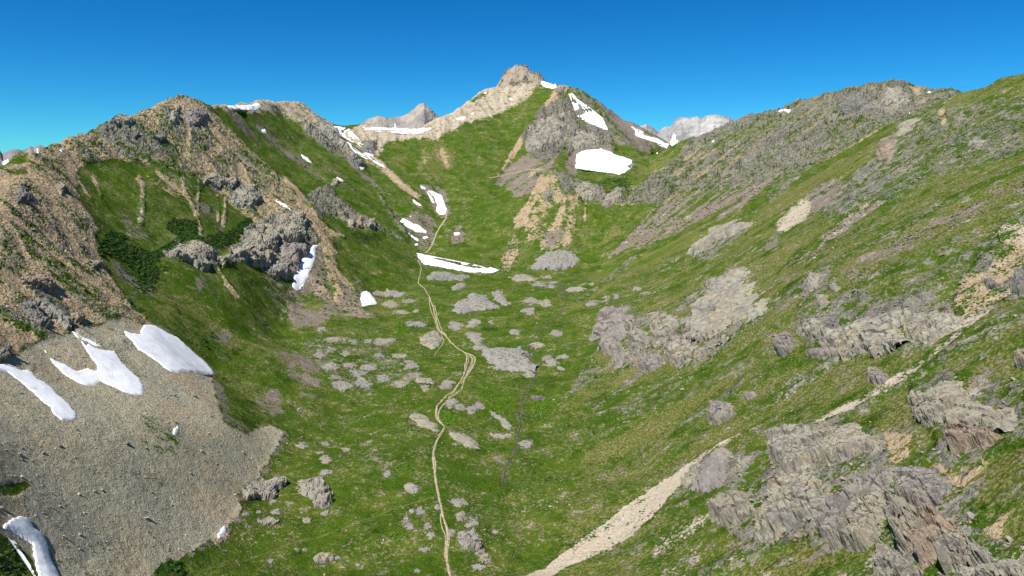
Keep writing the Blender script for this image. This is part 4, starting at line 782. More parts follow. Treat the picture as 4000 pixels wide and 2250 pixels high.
# ------------------------------------------------------------------ placing helpers
def on_ground(poly, clampr=.14, Hf=None):
    Q = np.array(poly, float); W = hit(Q[:, 0], Q[:, 1], Hf)
    r = np.hypot(W[:, 0], W[:, 1]); med = np.median(r); rc = np.clip(r, med * (1 - clampr), med * (1 + clampr)); s = rc / r
    W[:, 0] *= s; W[:, 1] *= s; W[:, 2] = H0(W[:, 0], W[:, 1]); return W
def Hs(x, y, d):                              # ground height averaged over a small disc
    return (2 * H(x, y) + H(x + d, y) + H(x - d, y) + H(x, y + d) + H(x, y - d)) / 6
def densify(poly, step, jit, rg, closed=True):
    out = []
    n = len(poly)
    for i in range(n if closed else n - 1):
        a, b = poly[i], poly[(i + 1) % n]; L_ = math.hypot(b[0] - a[0], b[1] - a[1]); m = max(1, int(L_ / step))
        for k in range(m):
            t = k / m; j = jit if k else jit * .4
            out.append((a[0] + (b[0] - a[0]) * t + rg.uniform(-j, j), a[1] + (b[1] - a[1]) * t + rg.uniform(-j, j) * .7))
    if not closed: out.append(poly[-1])
    return out
def sdist(px, py, poly):
    """signed distance to polygon, positive inside"""
    d = np.full(px.shape, 1e9); ins = np.zeros(px.shape, bool); n = len(poly)
    for i in range(n):
        (xa, ya), (xb, yb) = poly[i], poly[(i + 1) % n]
        ex, ey = xb - xa, yb - ya; t = np.clip(((px - xa) * ex + (py - ya) * ey) / max(ex * ex + ey * ey, 1e-9), 0, 1)
        d = np.minimum(d, np.hypot(px - xa - t * ex, py - ya - t * ey))
        if ya != yb: ins ^= ((ya > py) != (yb > py)) & (px < (xb - xa) * (py - ya) / (yb - ya) + xa)
    return np.where(ins, d, -d)

# ------------------------------------------------------------------ snow patches
def snow(label, poly, thick_=.9, Hf=None, clampr=.2):
    rg = random.Random(hash(label) & 0xffff if False else len(label) * 131 + int(poly[0][0]))
    big = max(p[0] for p in poly) - min(p[0] for p in poly)
    W = on_ground(densify(poly, max(5, min(9, big / 12)), 1.3 if big < 60 else 2.6, rg), clampr, Hf)
    P2 = [(w[0], w[1]) for w in W]
    x0, x1 = min(p[0] for p in P2), max(p[0] for p in P2); y0, y1 = min(p[1] for p in P2), max(p[1] for p in P2)
    rmed = float(np.median(np.hypot(W[:, 0], W[:, 1])))
    s = max(rmed / 731 * 1.3, (x1 - x0) / 70, (y1 - y0) / 90, .3)
    gx, gy = np.meshgrid(np.arange(x0, x1, s), np.arange(y0, y1, s)); gx = gx + np.random.RandomState(3).uniform(-.25, .25, gx.shape) * s; gy = gy + np.random.RandomState(4).uniform(-.25, .25, gy.shape) * s
    sd = sdist(gx, gy, P2); keep = sd > s * .5
    vin_ = [Vector(p) for p in P2] + [Vector((a, b)) for a, b in zip(gx[keep], gy[keep])]
    n = len(P2)
    vo_, eo_, fo_, *_ = delaunay_2d_cdt(vin_, [(i, (i + 1) % n) for i in range(n)], [], 1, 1e-4, False)
    if not fo_: return None
    X = np.array([v.x for v in vo_]); Y = np.array([v.y for v in vo_])
    d = np.maximum(sdist(X, Y, P2), 0)
    w = max(1.2, .12 * math.sqrt((x1 - x0) * (y1 - y0)))
    t = np.sqrt(np.clip(d / w, 0, 1)) * thick_
    base = np.maximum(Hs(X, Y, 2.5), H(X, Y))
    for ox, oy in ((s, 0), (-s, 0), (0, s), (0, -s)): base = np.maximum(base, H(X + ox * .7, Y + oy * .7) - .1)
    Zs = base + t + fbm(X, Y, 6, 2, 9) * .25 * np.clip(d / w, 0, 1); edge = d < .05
    Zs = np.where(edge, H(X, Y) - .35, Zs + .12)
    F = [f for f in fo_ if len(f) == 3]
    o = mesh_np('snow_patch', np.stack([X, Y, Zs], 1), np.array(F), M_SNOW)
    me = o.data
    nz = np.zeros(len(me.polygons) * 3, np.float32); me.polygons.foreach_get('normal', nz)
    if nz[2::3].mean() < 0: me.flip_normals()
    return tag(o, label, 'snow patch', 'snow patches left on the slopes')
for lb, q in SNOW: snow(lb, q, thick_=.8 if any(k in lb for k in ('cornice', 'crest of the pass', 'notch', 'couloir', 'long snow tongue', 'winding', 'hooked')) else .34 if (max(p[0] for p in q) - min(p[0] for p in q)) > 50 else .25)
print('snow', time.time() - T0)

# ------------------------------------------------------------------ trail and stream
def ribbon(name, line, w, mat, lift=.12, seed=1, kind='structure', wj=.25, label=None, dense=1.2):
    rg = random.Random(seed)
    line = densify(line, 10, 1.6, rg, False); W = hit([p[0] for p in line], [p[1] for p in line])
    seg = np.hypot(np.diff(W[:, 0]), np.diff(W[:, 1])); d = np.concatenate([[0], np.cumsum(seg)]); n = max(3, int(d[-1] / dense))
    t = np.linspace(0, d[-1], n); X = np.interp(t, d, W[:, 0]); Y = np.interp(t, d, W[:, 1])
    for _ in range(3): X[1:-1] = (X[:-2] + 2 * X[1:-1] + X[2:]) / 4; Y[1:-1] = (Y[:-2] + 2 * Y[1:-1] + Y[2:]) / 4
    dx, dy = np.gradient(X), np.gradient(Y); l = np.hypot(dx, dy) + 1e-9; nx, ny = -dy / l, dx / l
    V, F = [], []
    k = 5
    ww = w * (1 + wj * pnoise(t / 5.0, t * 0 + seed * 3.7, seed) * 2)
    for j in range(k):
        o = (j / (k - 1) - .5) * ww + pnoise(t / 2.0, t * 0 + j * 11.3, seed + 5) * w * .18
        x, y = X + nx * o, Y + ny * o
        V.append(np.stack([x, y, H(x, y) + lift * (1 if 0 < j < k - 1 else -.3)], 1))
    V = np.stack(V, 1).reshape(-1, 3); q = (np.arange(n - 1)[:, None] * k + np.arange(k - 1)[None, :]).ravel()
    o = mesh_np(name, V, np.stack([q, q + k, q + k + 1, q + 1], 1), mat)
    nz = np.zeros(len(o.data.polygons) * 3, np.float32); o.data.polygons.foreach_get('normal', nz)
    if nz[2::3].mean() < 0: o.data.flip_normals()
    tag(o, label, None, None, kind); return o
TR_ = 1.0
ribbon('footpath', [(1748, 822), (1740, 855), (1723, 879), (1707, 906), (1699, 929), (1688, 953), (1676, 976), (1660, 988)], 2.0, M_PATH, .25, 2, label='pale footpath climbing from the snow tongue to the headwall')
ribbon('footpath', [(1634, 1012), (1637, 1026), (1647, 1050), (1637, 1085), (1633, 1104), (1657, 1127), (1676, 1158), (1688, 1190), (1703, 1243), (1715, 1289), (1742, 1313), (1758, 1336), (1785, 1359), (1816, 1377), (1822, 1384), (1824, 1404), (1816, 1429), (1818, 1449), (1808, 1472),
  (1793, 1499), (1773, 1526), (1750, 1542), (1730, 1565), (1707, 1589), (1703, 1612), (1705, 1631), (1726, 1655), (1739, 1674), (1723, 1695), (1705, 1722), (1693, 1765), (1695, 1804), (1699, 1858), (1707, 1905), (1717, 1959), (1730, 2013), (1746, 2064), (1751, 2099), (1746, 2145), (1744, 2188), (1754, 2227), (1762, 2255), (1772, 2310)], TR_, M_PATH, .16, 3, label='main pale dirt footpath winding along the valley floor')
for k_, (ln, w) in enumerate([([(1676, 1160), (1679, 1201), (1697, 1244), (1708, 1285), (1735, 1310)], .7), ([(1688, 1190), (1699, 1200), (1711, 1250), (1726, 1293), (1746, 1312)], .7), ([(1816, 1377), (1843, 1386), (1857, 1398), (1851, 1425), (1835, 1453), (1816, 1476), (1800, 1500)], 1.0),
   ([(1828, 1384), (1845, 1402), (1838, 1430), (1828, 1456), (1812, 1480)], .7), ([(1836, 1386), (1850, 1402), (1843, 1432), (1831, 1456)], .6), ([(1824, 1388), (1833, 1400), (1824, 1428), (1822, 1446)], .6), ([(1812, 1490), (1811, 1500), (1804, 1522), (1773, 1546), (1750, 1565), (1723, 1592), (1714, 1612), (1711, 1631), (1726, 1652)], .85),
   ([(1790, 1504), (1770, 1536), (1758, 1552), (1750, 1560)], .6), ([(1694, 1765), (1703, 1811), (1702, 1850)], .6), ([(1720, 1697), (1702, 1726), (1690, 1765), (1690, 1800), (1697, 1840)], .5), ([(1722, 2008), (1722, 2050), (1740, 2090), (1741, 2140), (1737, 2180)], .5), ([(1736, 2040), (1751, 2070), (1757, 2105), (1752, 2140)], .5)]):
    ribbon('footpath', ln, w, M_PATH, .15, 20 + k_, label='thin side strand of the main footpath')
ribbon('footpath', [(1711, 1936), (1680, 1955), (1602, 1973), (1524, 1990), (1427, 2029), (1330, 2068), (1233, 2099), (1136, 2126), (1039, 2163), (1000, 2176), (894, 2211), (777, 2231), (660, 2246)], .32, simple_mat('grassy_track', [(.3, (.14, .15, .04)), (.7, (.23, .21, .09))], 1.0), .12, 40, label='faint grassy track crossing the meadow bottom left')
ribbon('footpath', [(1723, 1301), (1734, 1332), (1719, 1355), (1695, 1390)], .5, M_PATH, .12, 41, label='short branch path left of the bend')
ribbon('footpath', [(1909, 697), (1950, 690), (2000, 676), (2058, 664), (2124, 660)], 1.6, M_PATH, .3, 42, label='faint path across the headwall scree')
STREAM = [(2200, 1105), (2190, 1119), (2204, 1150), (2205, 1190), (2190, 1222), (2170, 1240), (2140, 1262), (2110, 1290), (2078, 1325), (2066, 1345), (2064, 1370), (2085, 1410), (2094, 1440), (2096, 1455), (2085, 1490), (2060, 1525), (2046, 1540), (2040, 1565), (2035, 1590), (2027, 1620), (2036, 1650), (2026, 1690), (2022, 1740), (2000, 1790), (1975, 1830), (1966, 1880), (1968, 1910)]
ribbon('stream_bank', STREAM, 1.7, M_BANK, .05, 50, wj=1.1, label='dark stony banks of the mountain stream')
ribbon('stream', STREAM, .45, M_WATER, .12, 51, wj=.4, label='narrow dark mountain stream winding down the valley')
ribbon('stream', [(1975, 1945), (1990, 1985), (2012, 2040), (2030, 2090), (2032, 2120), (2015, 2160), (1985, 2200)], .6, M_BANK, .12, 52, label='dry narrow stream bed in the grass')
print('paths', time.time() - T0)
# ------------------------------------------------------------------ rock outcrops: blocky crags, domes and slabs standing proud of the slope
def slope_normal(x, y, d):
    gx = (H0(x + d, y) - H0(x - d, y)) / (2 * d); gy = (H0(x, y + d) - H0(x, y - d)) / (2 * d)
    n = Vector((-float(gx), -float(gy), 1.0)); n.normalize(); return n
NTRI = [0]
def outcrop(name, poly, hgt, style='crag', mat='grey', label=None, cat='rock outcrop', group=None, seed=1, clampr=.16, res=.8, rag=.16):
    W = on_ground(poly, clampr); c = W.mean(0)
    r = math.hypot(c[0], c[1]); ext = max(np.ptp(W[:, 0]), np.ptp(W[:, 1]), np.ptp(W[:, 2]))
    n = slope_normal(c[0], c[1], max(ext * .35, 3)); up = Vector((0, 0, 1))
    e1 = up.cross(n); e1 = e1.normalized() if e1.length > 1e-3 else Vector((1, 0, 0)); e2 = n.cross(e1)
    A = np.array([e1, e2]); rel = W - c; P2 = [tuple(A @ q) for q in rel]
    u0, u1 = min(p[0] for p in P2), max(p[0] for p in P2); v0, v1 = min(p[1] for p in P2), max(p[1] for p in P2)
    size = math.sqrt(max((u1 - u0) * (v1 - v0), 1e-3))
    s = max(r / 731 * res, (u1 - u0) / 110, (v1 - v0) / 110, .12)
    U, Vv = np.meshgrid(np.arange(u0 - 3 * s, u1 + 3 * s, s), np.arange(v0 - 3 * s, v1 + 3 * s, s))
    sd = sdist(U, Vv, P2) + fbm(U, Vv, size * .35, 4, seed, .6) * size * rag
    e1n, e2n, nn = np.array(e1), np.array(e2), np.array(n)
    X = c[0] + U * e1n[0] + Vv * e2n[0]; Y = c[1] + U * e1n[1] + Vv * e2n[1]
    Zb = Hs(X, Y, max(s * 2, 1.0))
    sd = sd + fbm(U, Vv, size * .09, 3, seed + 21, .6) * size * rag * .35
    d = np.clip(sd / (size * .30), 0, 1)
    ins_ = sd > 0; vt = np.where(ins_, Vv, -1e9).max(0); vb = np.where(ins_, Vv, 1e9).min(0); tt = np.clip((Vv - vb) / np.maximum(vt - vb, s), 0, 1)
    prof = .12 + .88 * (1 - tt) ** .75                      # uphill side runs out flush with the turf, downhill side stands free
    th = random.Random(seed).uniform(0, 3.14); Ur = U * math.cos(th) + Vv * math.sin(th); Vr = (-U * math.sin(th) + Vv * math.cos(th)) * 1.2
    wa = fbm(U, Vv, size * .2, 3, seed + 1) * size * .07; wb = fbm(U, Vv, size * .2, 3, seed + 2) * size * .07
    h1, c1 = worley(Ur + wa, Vr + wb, size / 3.4, seed + 3, .9, .7); h2, c2 = worley(Ur + wa, Vr + wb, size / 8.5, seed + 4, .9, .8); h3, c3 = worley(Ur + wa * .5, Vr + wb * .5, size / 20, seed + 5, .9, .8)
    cr = lambda cc, w: sstep(w, 0, cc)
    if style == 'crag':
        body = sstep(0, .34, d) * .62 + .38 * np.sqrt(d)
        body = body * prof
        off = hgt * body * (1.0 + .55 * h1) + hgt * (.35 + .65 * prof) * sstep(0, .12, d) * (.17 * h2 + .07 * h3 - 1.0 * cr(c1, .06) - .40 * cr(c2, .07) - .06 * cr(c3, .15))
    elif style == 'dome':
        off = hgt * (d * (2 - d)) ** .62 * (.95 + .22 * h1) + hgt * sstep(0, .1, d) * (.14 * h2 + .09 * h3 - .10 * cr(c1, .06) - .05 * cr(c2, .08))
    else:
        body = sstep(0, .15, d)
        off = hgt * body * (.7 + .45 * h1) + hgt * body * (.25 * h2 + .12 * h3 - .22 * cr(c1, .07))
    off = off + fbm(U, Vv, size / 12, 4, seed + 8, .6) * hgt * .10 * sstep(0, .1, d)
    off = np.where(sd > 0, np.maximum(off, -.15), -.4 - np.minimum(-sd, 3 * s) * .5)
    push = nn * .8 + np.array([0, 0, .2]); lat = h2 * sstep(0, .15, d) * hgt * .18          # small sideways jogs -> overhangs at block edges
    V3 = np.stack([X + off * push[0] + lat * e1n[0], Y + off * push[1] + lat * e1n[1], Zb + off * push[2]], -1)
    ny, nx = U.shape; inside = sd > -1.6 * s
    q = inside[:-1, :-1] & inside[1:, :-1] & inside[:-1, 1:] & inside[1:, 1:]
    j, i = np.nonzero(q); k = j * nx + i
    if not len(k): return None
    F = np.stack([k, k + 1, k + nx + 1, k + nx], 1); u, inv = np.unique(F.ravel(), return_inverse=True)
    o = mesh_np(name, V3.reshape(-1, 3)[u], inv.reshape(F.shape), MR[mat]); NTRI[0] += 2 * len(F)
    me = o.data; nz = np.zeros(len(me.polygons) * 3, np.float32); me.polygons.foreach_get('normal', nz)
    if (nz.reshape(-1, 3) @ nn).mean() < 0: me.flip_normals()
    me.shade_smooth() if style == 'dome' else me.shade_flat()
    return tag(o, label, cat, group)
OUT = [
 # right-hand crags above the stream
 ('crag', [(2319, 1289), (2330, 1239), (2377, 1212), (2427, 1216), (2482, 1227), (2490, 1247), (2450, 1274), (2442, 1317), (2453, 1418), (2427, 1433), (2381, 1421), (2361, 1383), (2342, 1344), (2342, 1317), (2322, 1328)], 9, 'crag', 'purple', 'blocky purple-grey crag at the left end of the mid-slope cliff'),
 ('crag', [(2455, 1270), (2482, 1262), (2501, 1289), (2528, 1297), (2532, 1332), (2521, 1375), (2490, 1437), (2472, 1430), (2460, 1402), (2451, 1348)], 9, 'crag', 'grey', 'narrow grey buttress beside the deep dark crack of the mid-slope cliff'),
 ('crag', [(2532, 1243), (2594, 1223), (2637, 1250), (2650, 1290), (2622, 1317), (2583, 1360), (2556, 1360), (2540, 1301)], 7, 'crag', 'grey', 'upright grey slab crag between two grassy clefts'),
 ('crag', [(2606, 1335), (2653, 1317), (2692, 1328), (2715, 1363), (2765, 1390), (2719, 1410), (2660, 1433), (2606, 1421), (2600, 1375)], 7, 'crag', 'grey', 'pale blue-grey crag at the right end of the mid-slope cliff'),
 ('crag', [(2490, 1440), (2517, 1390), (2579, 1385), (2600, 1418), (2544, 1449)], 5, 'crag', 'purple', 'low purple rock at the foot of the mid-slope cliff'),
 ('rock_outcrop', [(2690, 1000), (2715, 960), (2760, 930), (2770, 900), (2800, 885), (2870, 865), (2960, 868), (2900, 900), (2850, 940), (2790, 955), (2730, 990)], 7, 'crag', 'grey', 'ragged grey rock band slanting across the green spur'),
 ('rock_outcrop', [(2780, 1130), (2810, 1110), (2850, 1090), (2885, 1050), (2840, 1120), (2800, 1180), (2770, 1210), (2740, 1230)], 5, 'crag', 'grey', 'broken grey ledge above the mid-slope cliff'),
 ('rock_outcrop', [(2850, 1150), (2900, 1120), (2960, 1190), (2900, 1260), (2830, 1270), (2780, 1300), (2760, 1250)], 2.5, 'crag', 'grey', 'scattered grey slabs in the grass right of the mid-slope cliff'),
 ('pinnacle', [(3026, 1385), (3036, 1345), (3060, 1296), (3085, 1298), (3106, 1350), (3090, 1375), (3050, 1398)], 9, 'crag', 'purple', 'dark leaning rock pinnacle standing alone on the right slope'),
 ('rock_outcrop', [(3130, 1285), (3150, 1255), (3200, 1245), (3214, 1290), (3180, 1324), (3150, 1315)], 6, 'crag', 'grey', 'squat grey outcrop just right of the lone pinnacle'),
 ('rock_outcrop', [(3228, 1275), (3240, 1245), (3262, 1240), (3285, 1270), (3262, 1300), (3235, 1312)], 6, 'crag', 'purple', 'small purple outcrop, second to the right of the lone pinnacle'),
 ('rock_outcrop', [(3152, 1378), (3180, 1362), (3240, 1360), (3310, 1380), (3300, 1400), (3200, 1410), (3170, 1398)], 5, 'crag', 'purple', 'long low rock ledge with a shaded underside'),
 ('rock_outcrop', [(3400, 1340), (3440, 1310), (3490, 1330), (3480, 1370), (3430, 1395), (3400, 1375)], 4, 'crag', 'grey', 'grey rock ribs below the smooth rock face'),
 ('rock_outcrop', [(3535, 1285), (3555, 1240), (3620, 1222), (3626, 1342), (3570, 1348)], 5, 'crag', 'grey', 'rounded grey rock face left of a dark vertical crack'),
 ('rock_outcrop', [(3630, 1240), (3700, 1225), (3760, 1240), (3745, 1290), (3690, 1312), (3634, 1345)], 5, 'crag', 'grey', 'banded grey rock face right of a dark vertical crack'),
 ('rock_outcrop', [(3370, 1285), (3385, 1270), (3420, 1290), (3410, 1320), (3380, 1320)], 4, 'crag', 'grey', 'small knobbly outcrop between ledge and rock face'),
 ('rock_outcrop', [(3388, 1482), (3400, 1448), (3430, 1443), (3480, 1470), (3455, 1505), (3400, 1502)], 5, 'crag', 'purple', 'dark outcrop beside the pale gully track'),
 ('rock_outcrop', [(2763, 1642), (2775, 1590), (2830, 1572), (2875, 1590), (2862, 1632), (2800, 1660)], 6, 'crag', 'purple', 'isolated dark rock knob in the middle of the right slope'),
 ('rock_outcrop', [(2900, 1555), (2940, 1530), (2960, 1545), (2930, 1565)], 3, 'crag', 'grey', 'small dark ledge above the isolated rock knob'),
 ('rock_outcrop', [(3150, 1125), (3162, 1075), (3198, 1078), (3192, 1128), (3162, 1140)], 4, 'crag', 'buff', 'stack of pale blocks high on the right slope'),
 ('rock_outcrop', [(3238, 1132), (3258, 1100), (3288, 1120), (3265, 1148)], 4, 'crag', 'grey', 'dark grey block beside the stack of pale blocks'),
 ('rock_outcrop', [(3190, 1170), (3230, 1150), (3240, 1190), (3200, 1210)], 4, 'crag', 'grey', 'grey blocks below the stack of pale blocks'),
 ('rock_outcrop', [(3830, 1110), (3870, 1090), (3920, 1120), (3890, 1140)], 3, 'crag', 'dark', 'blue-grey rock lying in the sandy hollow at right'),
 ('rock_outcrop', [(3950, 1130), (3970, 1090), (4030, 1050), (4050, 1130), (3980, 1170)], 6, 'crag', 'dark', 'dark rock at the right edge above the sandy hollow'),
 ('rock_outcrop', [(3430, 560), (3480, 530), (3500, 580), (3470, 650), (3440, 620)], 6, 'crag', 'red', 'brown cave-like crag high on the right slope'),
 ('rock_outcrop', [(3480, 480), (3560, 470), (3590, 500), (3520, 530)], 4, 'crag', 'grey', 'grey ledges just above the brown cave-like crag'),
 ('rock_outcrop', [(3780, 570), (3810, 545), (3850, 560), (3820, 590)], 4, 'crag', 'grey', 'small pale outcrop in upper right grass'),
 ('cliff_band', [(3180, 1330), (3230, 1290), (3330, 1270), (3450, 1240), (3540, 1225), (3535, 1340), (3460, 1390), (3330, 1395), (3240, 1360)], 6, 'crag', 'grey', 'broad grey cliff band between the ledge and the smooth rock face'),
 ('cliff_band', [(2700, 1190), (2760, 1120), (2830, 1070), (2900, 1060), (2960, 1110), (2930, 1210), (2880, 1300), (2790, 1370), (2730, 1350), (2700, 1280)], 5, 'crag', 'grey', 'broad stony band rising to the right of the mid-slope cliff'),
 ('cliff_band', [(3570, 1560), (3640, 1510), (3760, 1500), (3880, 1560), (3950, 1640), (3900, 1700), (3780, 1690), (3690, 1660), (3610, 1650)], 5, 'crag', 'buff', 'wide broken cliff band near the right edge above the brown cliff'),
 # foreground crags bottom right
 ('crag', [(3000, 1780), (3039, 1706), (3097, 1687), (3170, 1670), (3190, 1737), (3172, 1815), (3124, 1850), (3058, 1854), (3040, 1815)], 7, 'crag', 'grey', 'upper left crag of the big foreground rocks'),
 ('crag', [(3200, 1726), (3241, 1687), (3350, 1664), (3447, 1722), (3455, 1765), (3408, 1788), (3311, 1804), (3218, 1815), (3180, 1805)], 6, 'crag', 'buff', 'broad buff crag at the top of the foreground rocks'),
 ('crag', [(2950, 2075), (2985, 1985), (3031, 1912), (3097, 1897), (3132, 1866), (3175, 1850), (3233, 1873), (3241, 1940), (3233, 2009), (3210, 2060), (3179, 2076), (3117, 2083), (3039, 2122), (3000, 2138), (2960, 2130)], 8, 'crag', 'grey', 'large pale grey crag on the left of the foreground rocks'),
 ('crag', [(3241, 2017), (3272, 1990), (3350, 1920), (3427, 1862), (3497, 1835), (3517, 1854), (3466, 1905), (3388, 1955), (3330, 2017), (3322, 2060), (3272, 2126), (3218, 2126), (3198, 2091)], 7, 'crag', 'purple', 'long slanting crag rib between grass strips in the foreground'),
 ('crag', [(3338, 2017), (3392, 1967), (3466, 1920), (3493, 1940), (3493, 1998), (3478, 2029), (3447, 2083), (3439, 2118), (3350, 2153), (3264, 2161), (3256, 2134), (3322, 2068)], 8, 'crag', 'buff', 'wedge-shaped pale crag with yellow lichen beside the black shadowed cleft'),
 ('crag', [(3486, 2045), (3497, 1994), (3517, 1982), (3552, 2002), (3540, 2056), (3510, 2120), (3490, 2100)], 10, 'crag', 'grey', 'thin upright rock fin right of the black shadowed cleft'),
 ('crag', [(3562, 2009), (3606, 2021), (3640, 2060), (3606, 2107), (3583, 2153), (3520, 2180), (3510, 2145), (3544, 2095)], 9, 'crag', 'buff', 'tan split crag in the centre of the foreground cliff'),
 ('crag', [(3505, 1905), (3575, 1854), (3660, 1854), (3711, 1881), (3720, 1930), (3660, 1975), (3583, 1990), (3524, 1978), (3513, 1940)], 6, 'crag', 'purple', 'purple-topped crag at the head of the foreground cliff'),
 ('crag', [(3645, 2056), (3699, 2010), (3740, 2050), (3732, 2107), (3684, 2165), (3602, 2231), (3583, 2192), (3606, 2145)], 9, 'crag', 'red', 'reddish jointed crag, second from right in the foreground cliff'),
 ('crag', [(3735, 2110), (3773, 2085), (3795, 2110), (3790, 2160), (3769, 2231), (3690, 2245), (3690, 2190)], 8, 'crag', 'grey', 'tall grey crag right of the reddish jointed one'),
 ('crag', [(3435, 2260), (3447, 2195), (3505, 2178), (3583, 2210), (3606, 2260), (3600, 2330), (3430, 2330)], 8, 'crag', 'grey', 'shadowed crag cut by the bottom edge of the picture'),
 ('crag', [(3800, 2172), (3855, 2150), (3896, 2188), (3878, 2223), (3800, 2235)], 6, 'crag', 'pale', 'pale rock block near the bottom right corner'),
 ('crag', [(3750, 2255), (3816, 2232), (3932, 2235), (4020, 2245), (4020, 2320), (3750, 2320)], 6, 'crag', 'grey', 'grey rocks in the very bottom right corner'),
 ('crag', [(3575, 1627), (3606, 1585), (3641, 1572), (3700, 1600), (3680, 1635), (3637, 1668), (3602, 1665)], 6, 'crag', 'buff', 'jagged buff rocks with dark clefts on the right slope'),
 ('crag', [(3700, 1712), (3745, 1687), (3855, 1680), (3930, 1705), (3860, 1745), (3777, 1768), (3715, 1785)], 6, 'crag', 'red', 'brown broken cliff near the right edge'),
 ('rock_outcrop', [(3640, 1530), (3700, 1500), (3780, 1540), (3740, 1580), (3660, 1570)], 4, 'crag', 'grey', 'broken rocks above the jagged buff rocks'),
 ('rock_outcrop', [(3960, 1400), (4030, 1370), (4030, 1430), (3975, 1430)], 5, 'crag', 'grey', 'small dark crag on the right picture edge'),
 ('rock_outcrop', [(2707, 1920), (2707, 1897), (2730, 1873), (2761, 1815), (2808, 1780), (2858, 1776), (2840, 1842), (2840, 1873), (2808, 1912), (2758, 1934)], 6, 'dome', 'purple', 'smooth purple-grey rock hump above the pale landslip'),
 ('rock_outcrop', [(2660, 1897), (2705, 1838), (2738, 1819), (2722, 1873), (2672, 1910)], 4, 'crag', 'grey', 'thin grey rock beside the top of the pale landslip'),
 ('rock_outcrop', [(2870, 1810), (2900, 1780), (2940, 1790), (2920, 1830), (2890, 1845)], 4, 'crag', 'grey', 'grey rock right of the smooth purple hump'),
 ('crag', [(2785, 2025), (2800, 1975), (2850, 1945), (2910, 1935), (2955, 1990), (2970, 2020), (2920, 2042), (2870, 2065), (2810, 2055)], 7, 'crag', 'buff', 'rounded buff crag left of the large pale grey crag'),
 # left mountain
 ('cliff', [(895, 1012), (955, 905), (1010, 872), (1062, 895), (1085, 960), (1060, 1012), (1000, 1038), (950, 1022)], 12, 'crag', 'grey', 'left half of the grey jointed cliff above the snow wedge'),
 ('cliff', [(1062, 860), (1130, 818), (1188, 848), (1195, 900), (1192, 945), (1160, 966), (1092, 955), (1070, 900)], 12, 'crag', 'grey', 'upper right half of the grey jointed cliff above the snow wedge'),
 ('cliff', [(1092, 960), (1160, 970), (1195, 955), (1198, 985), (1167, 1035), (1132, 1082), (1070, 1088), (1050, 1062), (1070, 1012)], 9, 'crag', 'purple', 'lowest step of the grey jointed cliff beside the snow wedge'),
 ('rock_outcrop', [(640, 995), (700, 955), (790, 955), (850, 1000), (815, 1058), (785, 1050), (730, 1030), (680, 1015)], 7, 'crag', 'buff', 'broad tan-grey outcrop below the dark willow thicket'),
 ('rock_outcrop', [(855, 1010), (890, 1000), (902, 1030), (870, 1048)], 6, 'crag', 'grey', 'grey blocks between the tan outcrop and the jointed cliff'),
 ('rock_outcrop', [(770, 1035), (800, 1020), (822, 1035), (815, 1058), (785, 1058)], 6, 'crag', 'grey', 'knob of grey rock at the foot of the tan outcrop'),
 ('rock_outcrop', [(1356, 888), (1358, 866), (1378, 862), (1388, 872), (1386, 893)], 6, 'crag', 'grey', 'leftmost of three rock knobs on the green shoulder'),
 ('rock_outcrop', [(1390, 893), (1391, 866), (1402, 860), (1414, 868), (1413, 893)], 7, 'crag', 'red', 'orange-brown rock knob in the middle of three on the green shoulder'),
 ('rock_outcrop', [(1436, 900), (1438, 878), (1455, 868), (1470, 878), (1470, 903)], 7, 'crag', 'purple', 'purple rock knob with a dark hollow, rightmost of three on the shoulder'),
 ('rock_outcrop', [(650, 480), (672, 420), (700, 395), (712, 420), (695, 470), (665, 500)], 8, 'crag', 'buff', 'rock rib just left below the left summit'),
 ('rock_outcrop', [(715, 470), (730, 415), (780, 420), (800, 450), (780, 490), (740, 500)], 7, 'crag', 'purple', 'purple-grey rock face just right below the left summit'),
 ('rock_outcrop', [(420, 490), (447, 466), (500, 464), (520, 485), (480, 505), (430, 505)], 7, 'crag', 'grey', 'blocky rock step on the left skyline'),
 ('rock_outcrop', [(515, 545), (525, 530), (545, 535), (535, 555)], 6, 'crag', 'dark', 'small dark rock knob in the upper left face'),
 ('rock_outcrop', [(580, 545), (610, 530), (650, 540), (645, 560), (600, 560)], 6, 'crag', 'dark', 'dark ledge row in the middle of the left face'),
 ('rock_outcrop', [(790, 700), (830, 670), (880, 690), (930, 700), (920, 725), (860, 735), (800, 725)], 7, 'crag', 'grey', 'dark broken rocks on the tan rib of the left face'),
 ('rock_outcrop', [(900, 790), (920, 720), (1000, 720), (1030, 790), (980, 815), (920, 810)], 7, 'crag', 'grey', 'greenish grey rock mass above the jointed cliff'),
 ('rock_outcrop', [(240, 1035), (255, 1000), (310, 1040), (330, 1100), (275, 1090), (250, 1080)], 5, 'crag', 'red', 'brown crag beside the long tan gully at left') if False else
 ('rock_outcrop', [(85, 1110), (100, 1080), (160, 1070), (215, 1130), (190, 1150), (150, 1130)], 6, 'crag', 'red', 'brown crag beside the long tan gully at left'),
 ('rock_outcrop', [(75, 1200), (95, 1180), (130, 1190), (170, 1250), (185, 1290), (140, 1280), (100, 1230)], 6, 'crag', 'dark', 'dark jagged crag above the scree at far left'),
 ('rock_outcrop', [(140, 1185), (180, 1180), (250, 1240), (285, 1275), (260, 1285), (190, 1235)], 4, 'slab', 'pale', 'pale greenish slab above the forked snowfield'),
 ('rock_outcrop', [(270, 1250), (275, 1230), (325, 1240), (330, 1255), (305, 1265)], 5, 'crag', 'red', 'small reddish crag right of the pale greenish slab'),
 ('rock_outcrop', [(-20, 1380), (0, 1350), (40, 1375), (30, 1410), (-20, 1420)], 5, 'crag', 'dark', 'dark crag touching the left picture edge above the snow strip'),
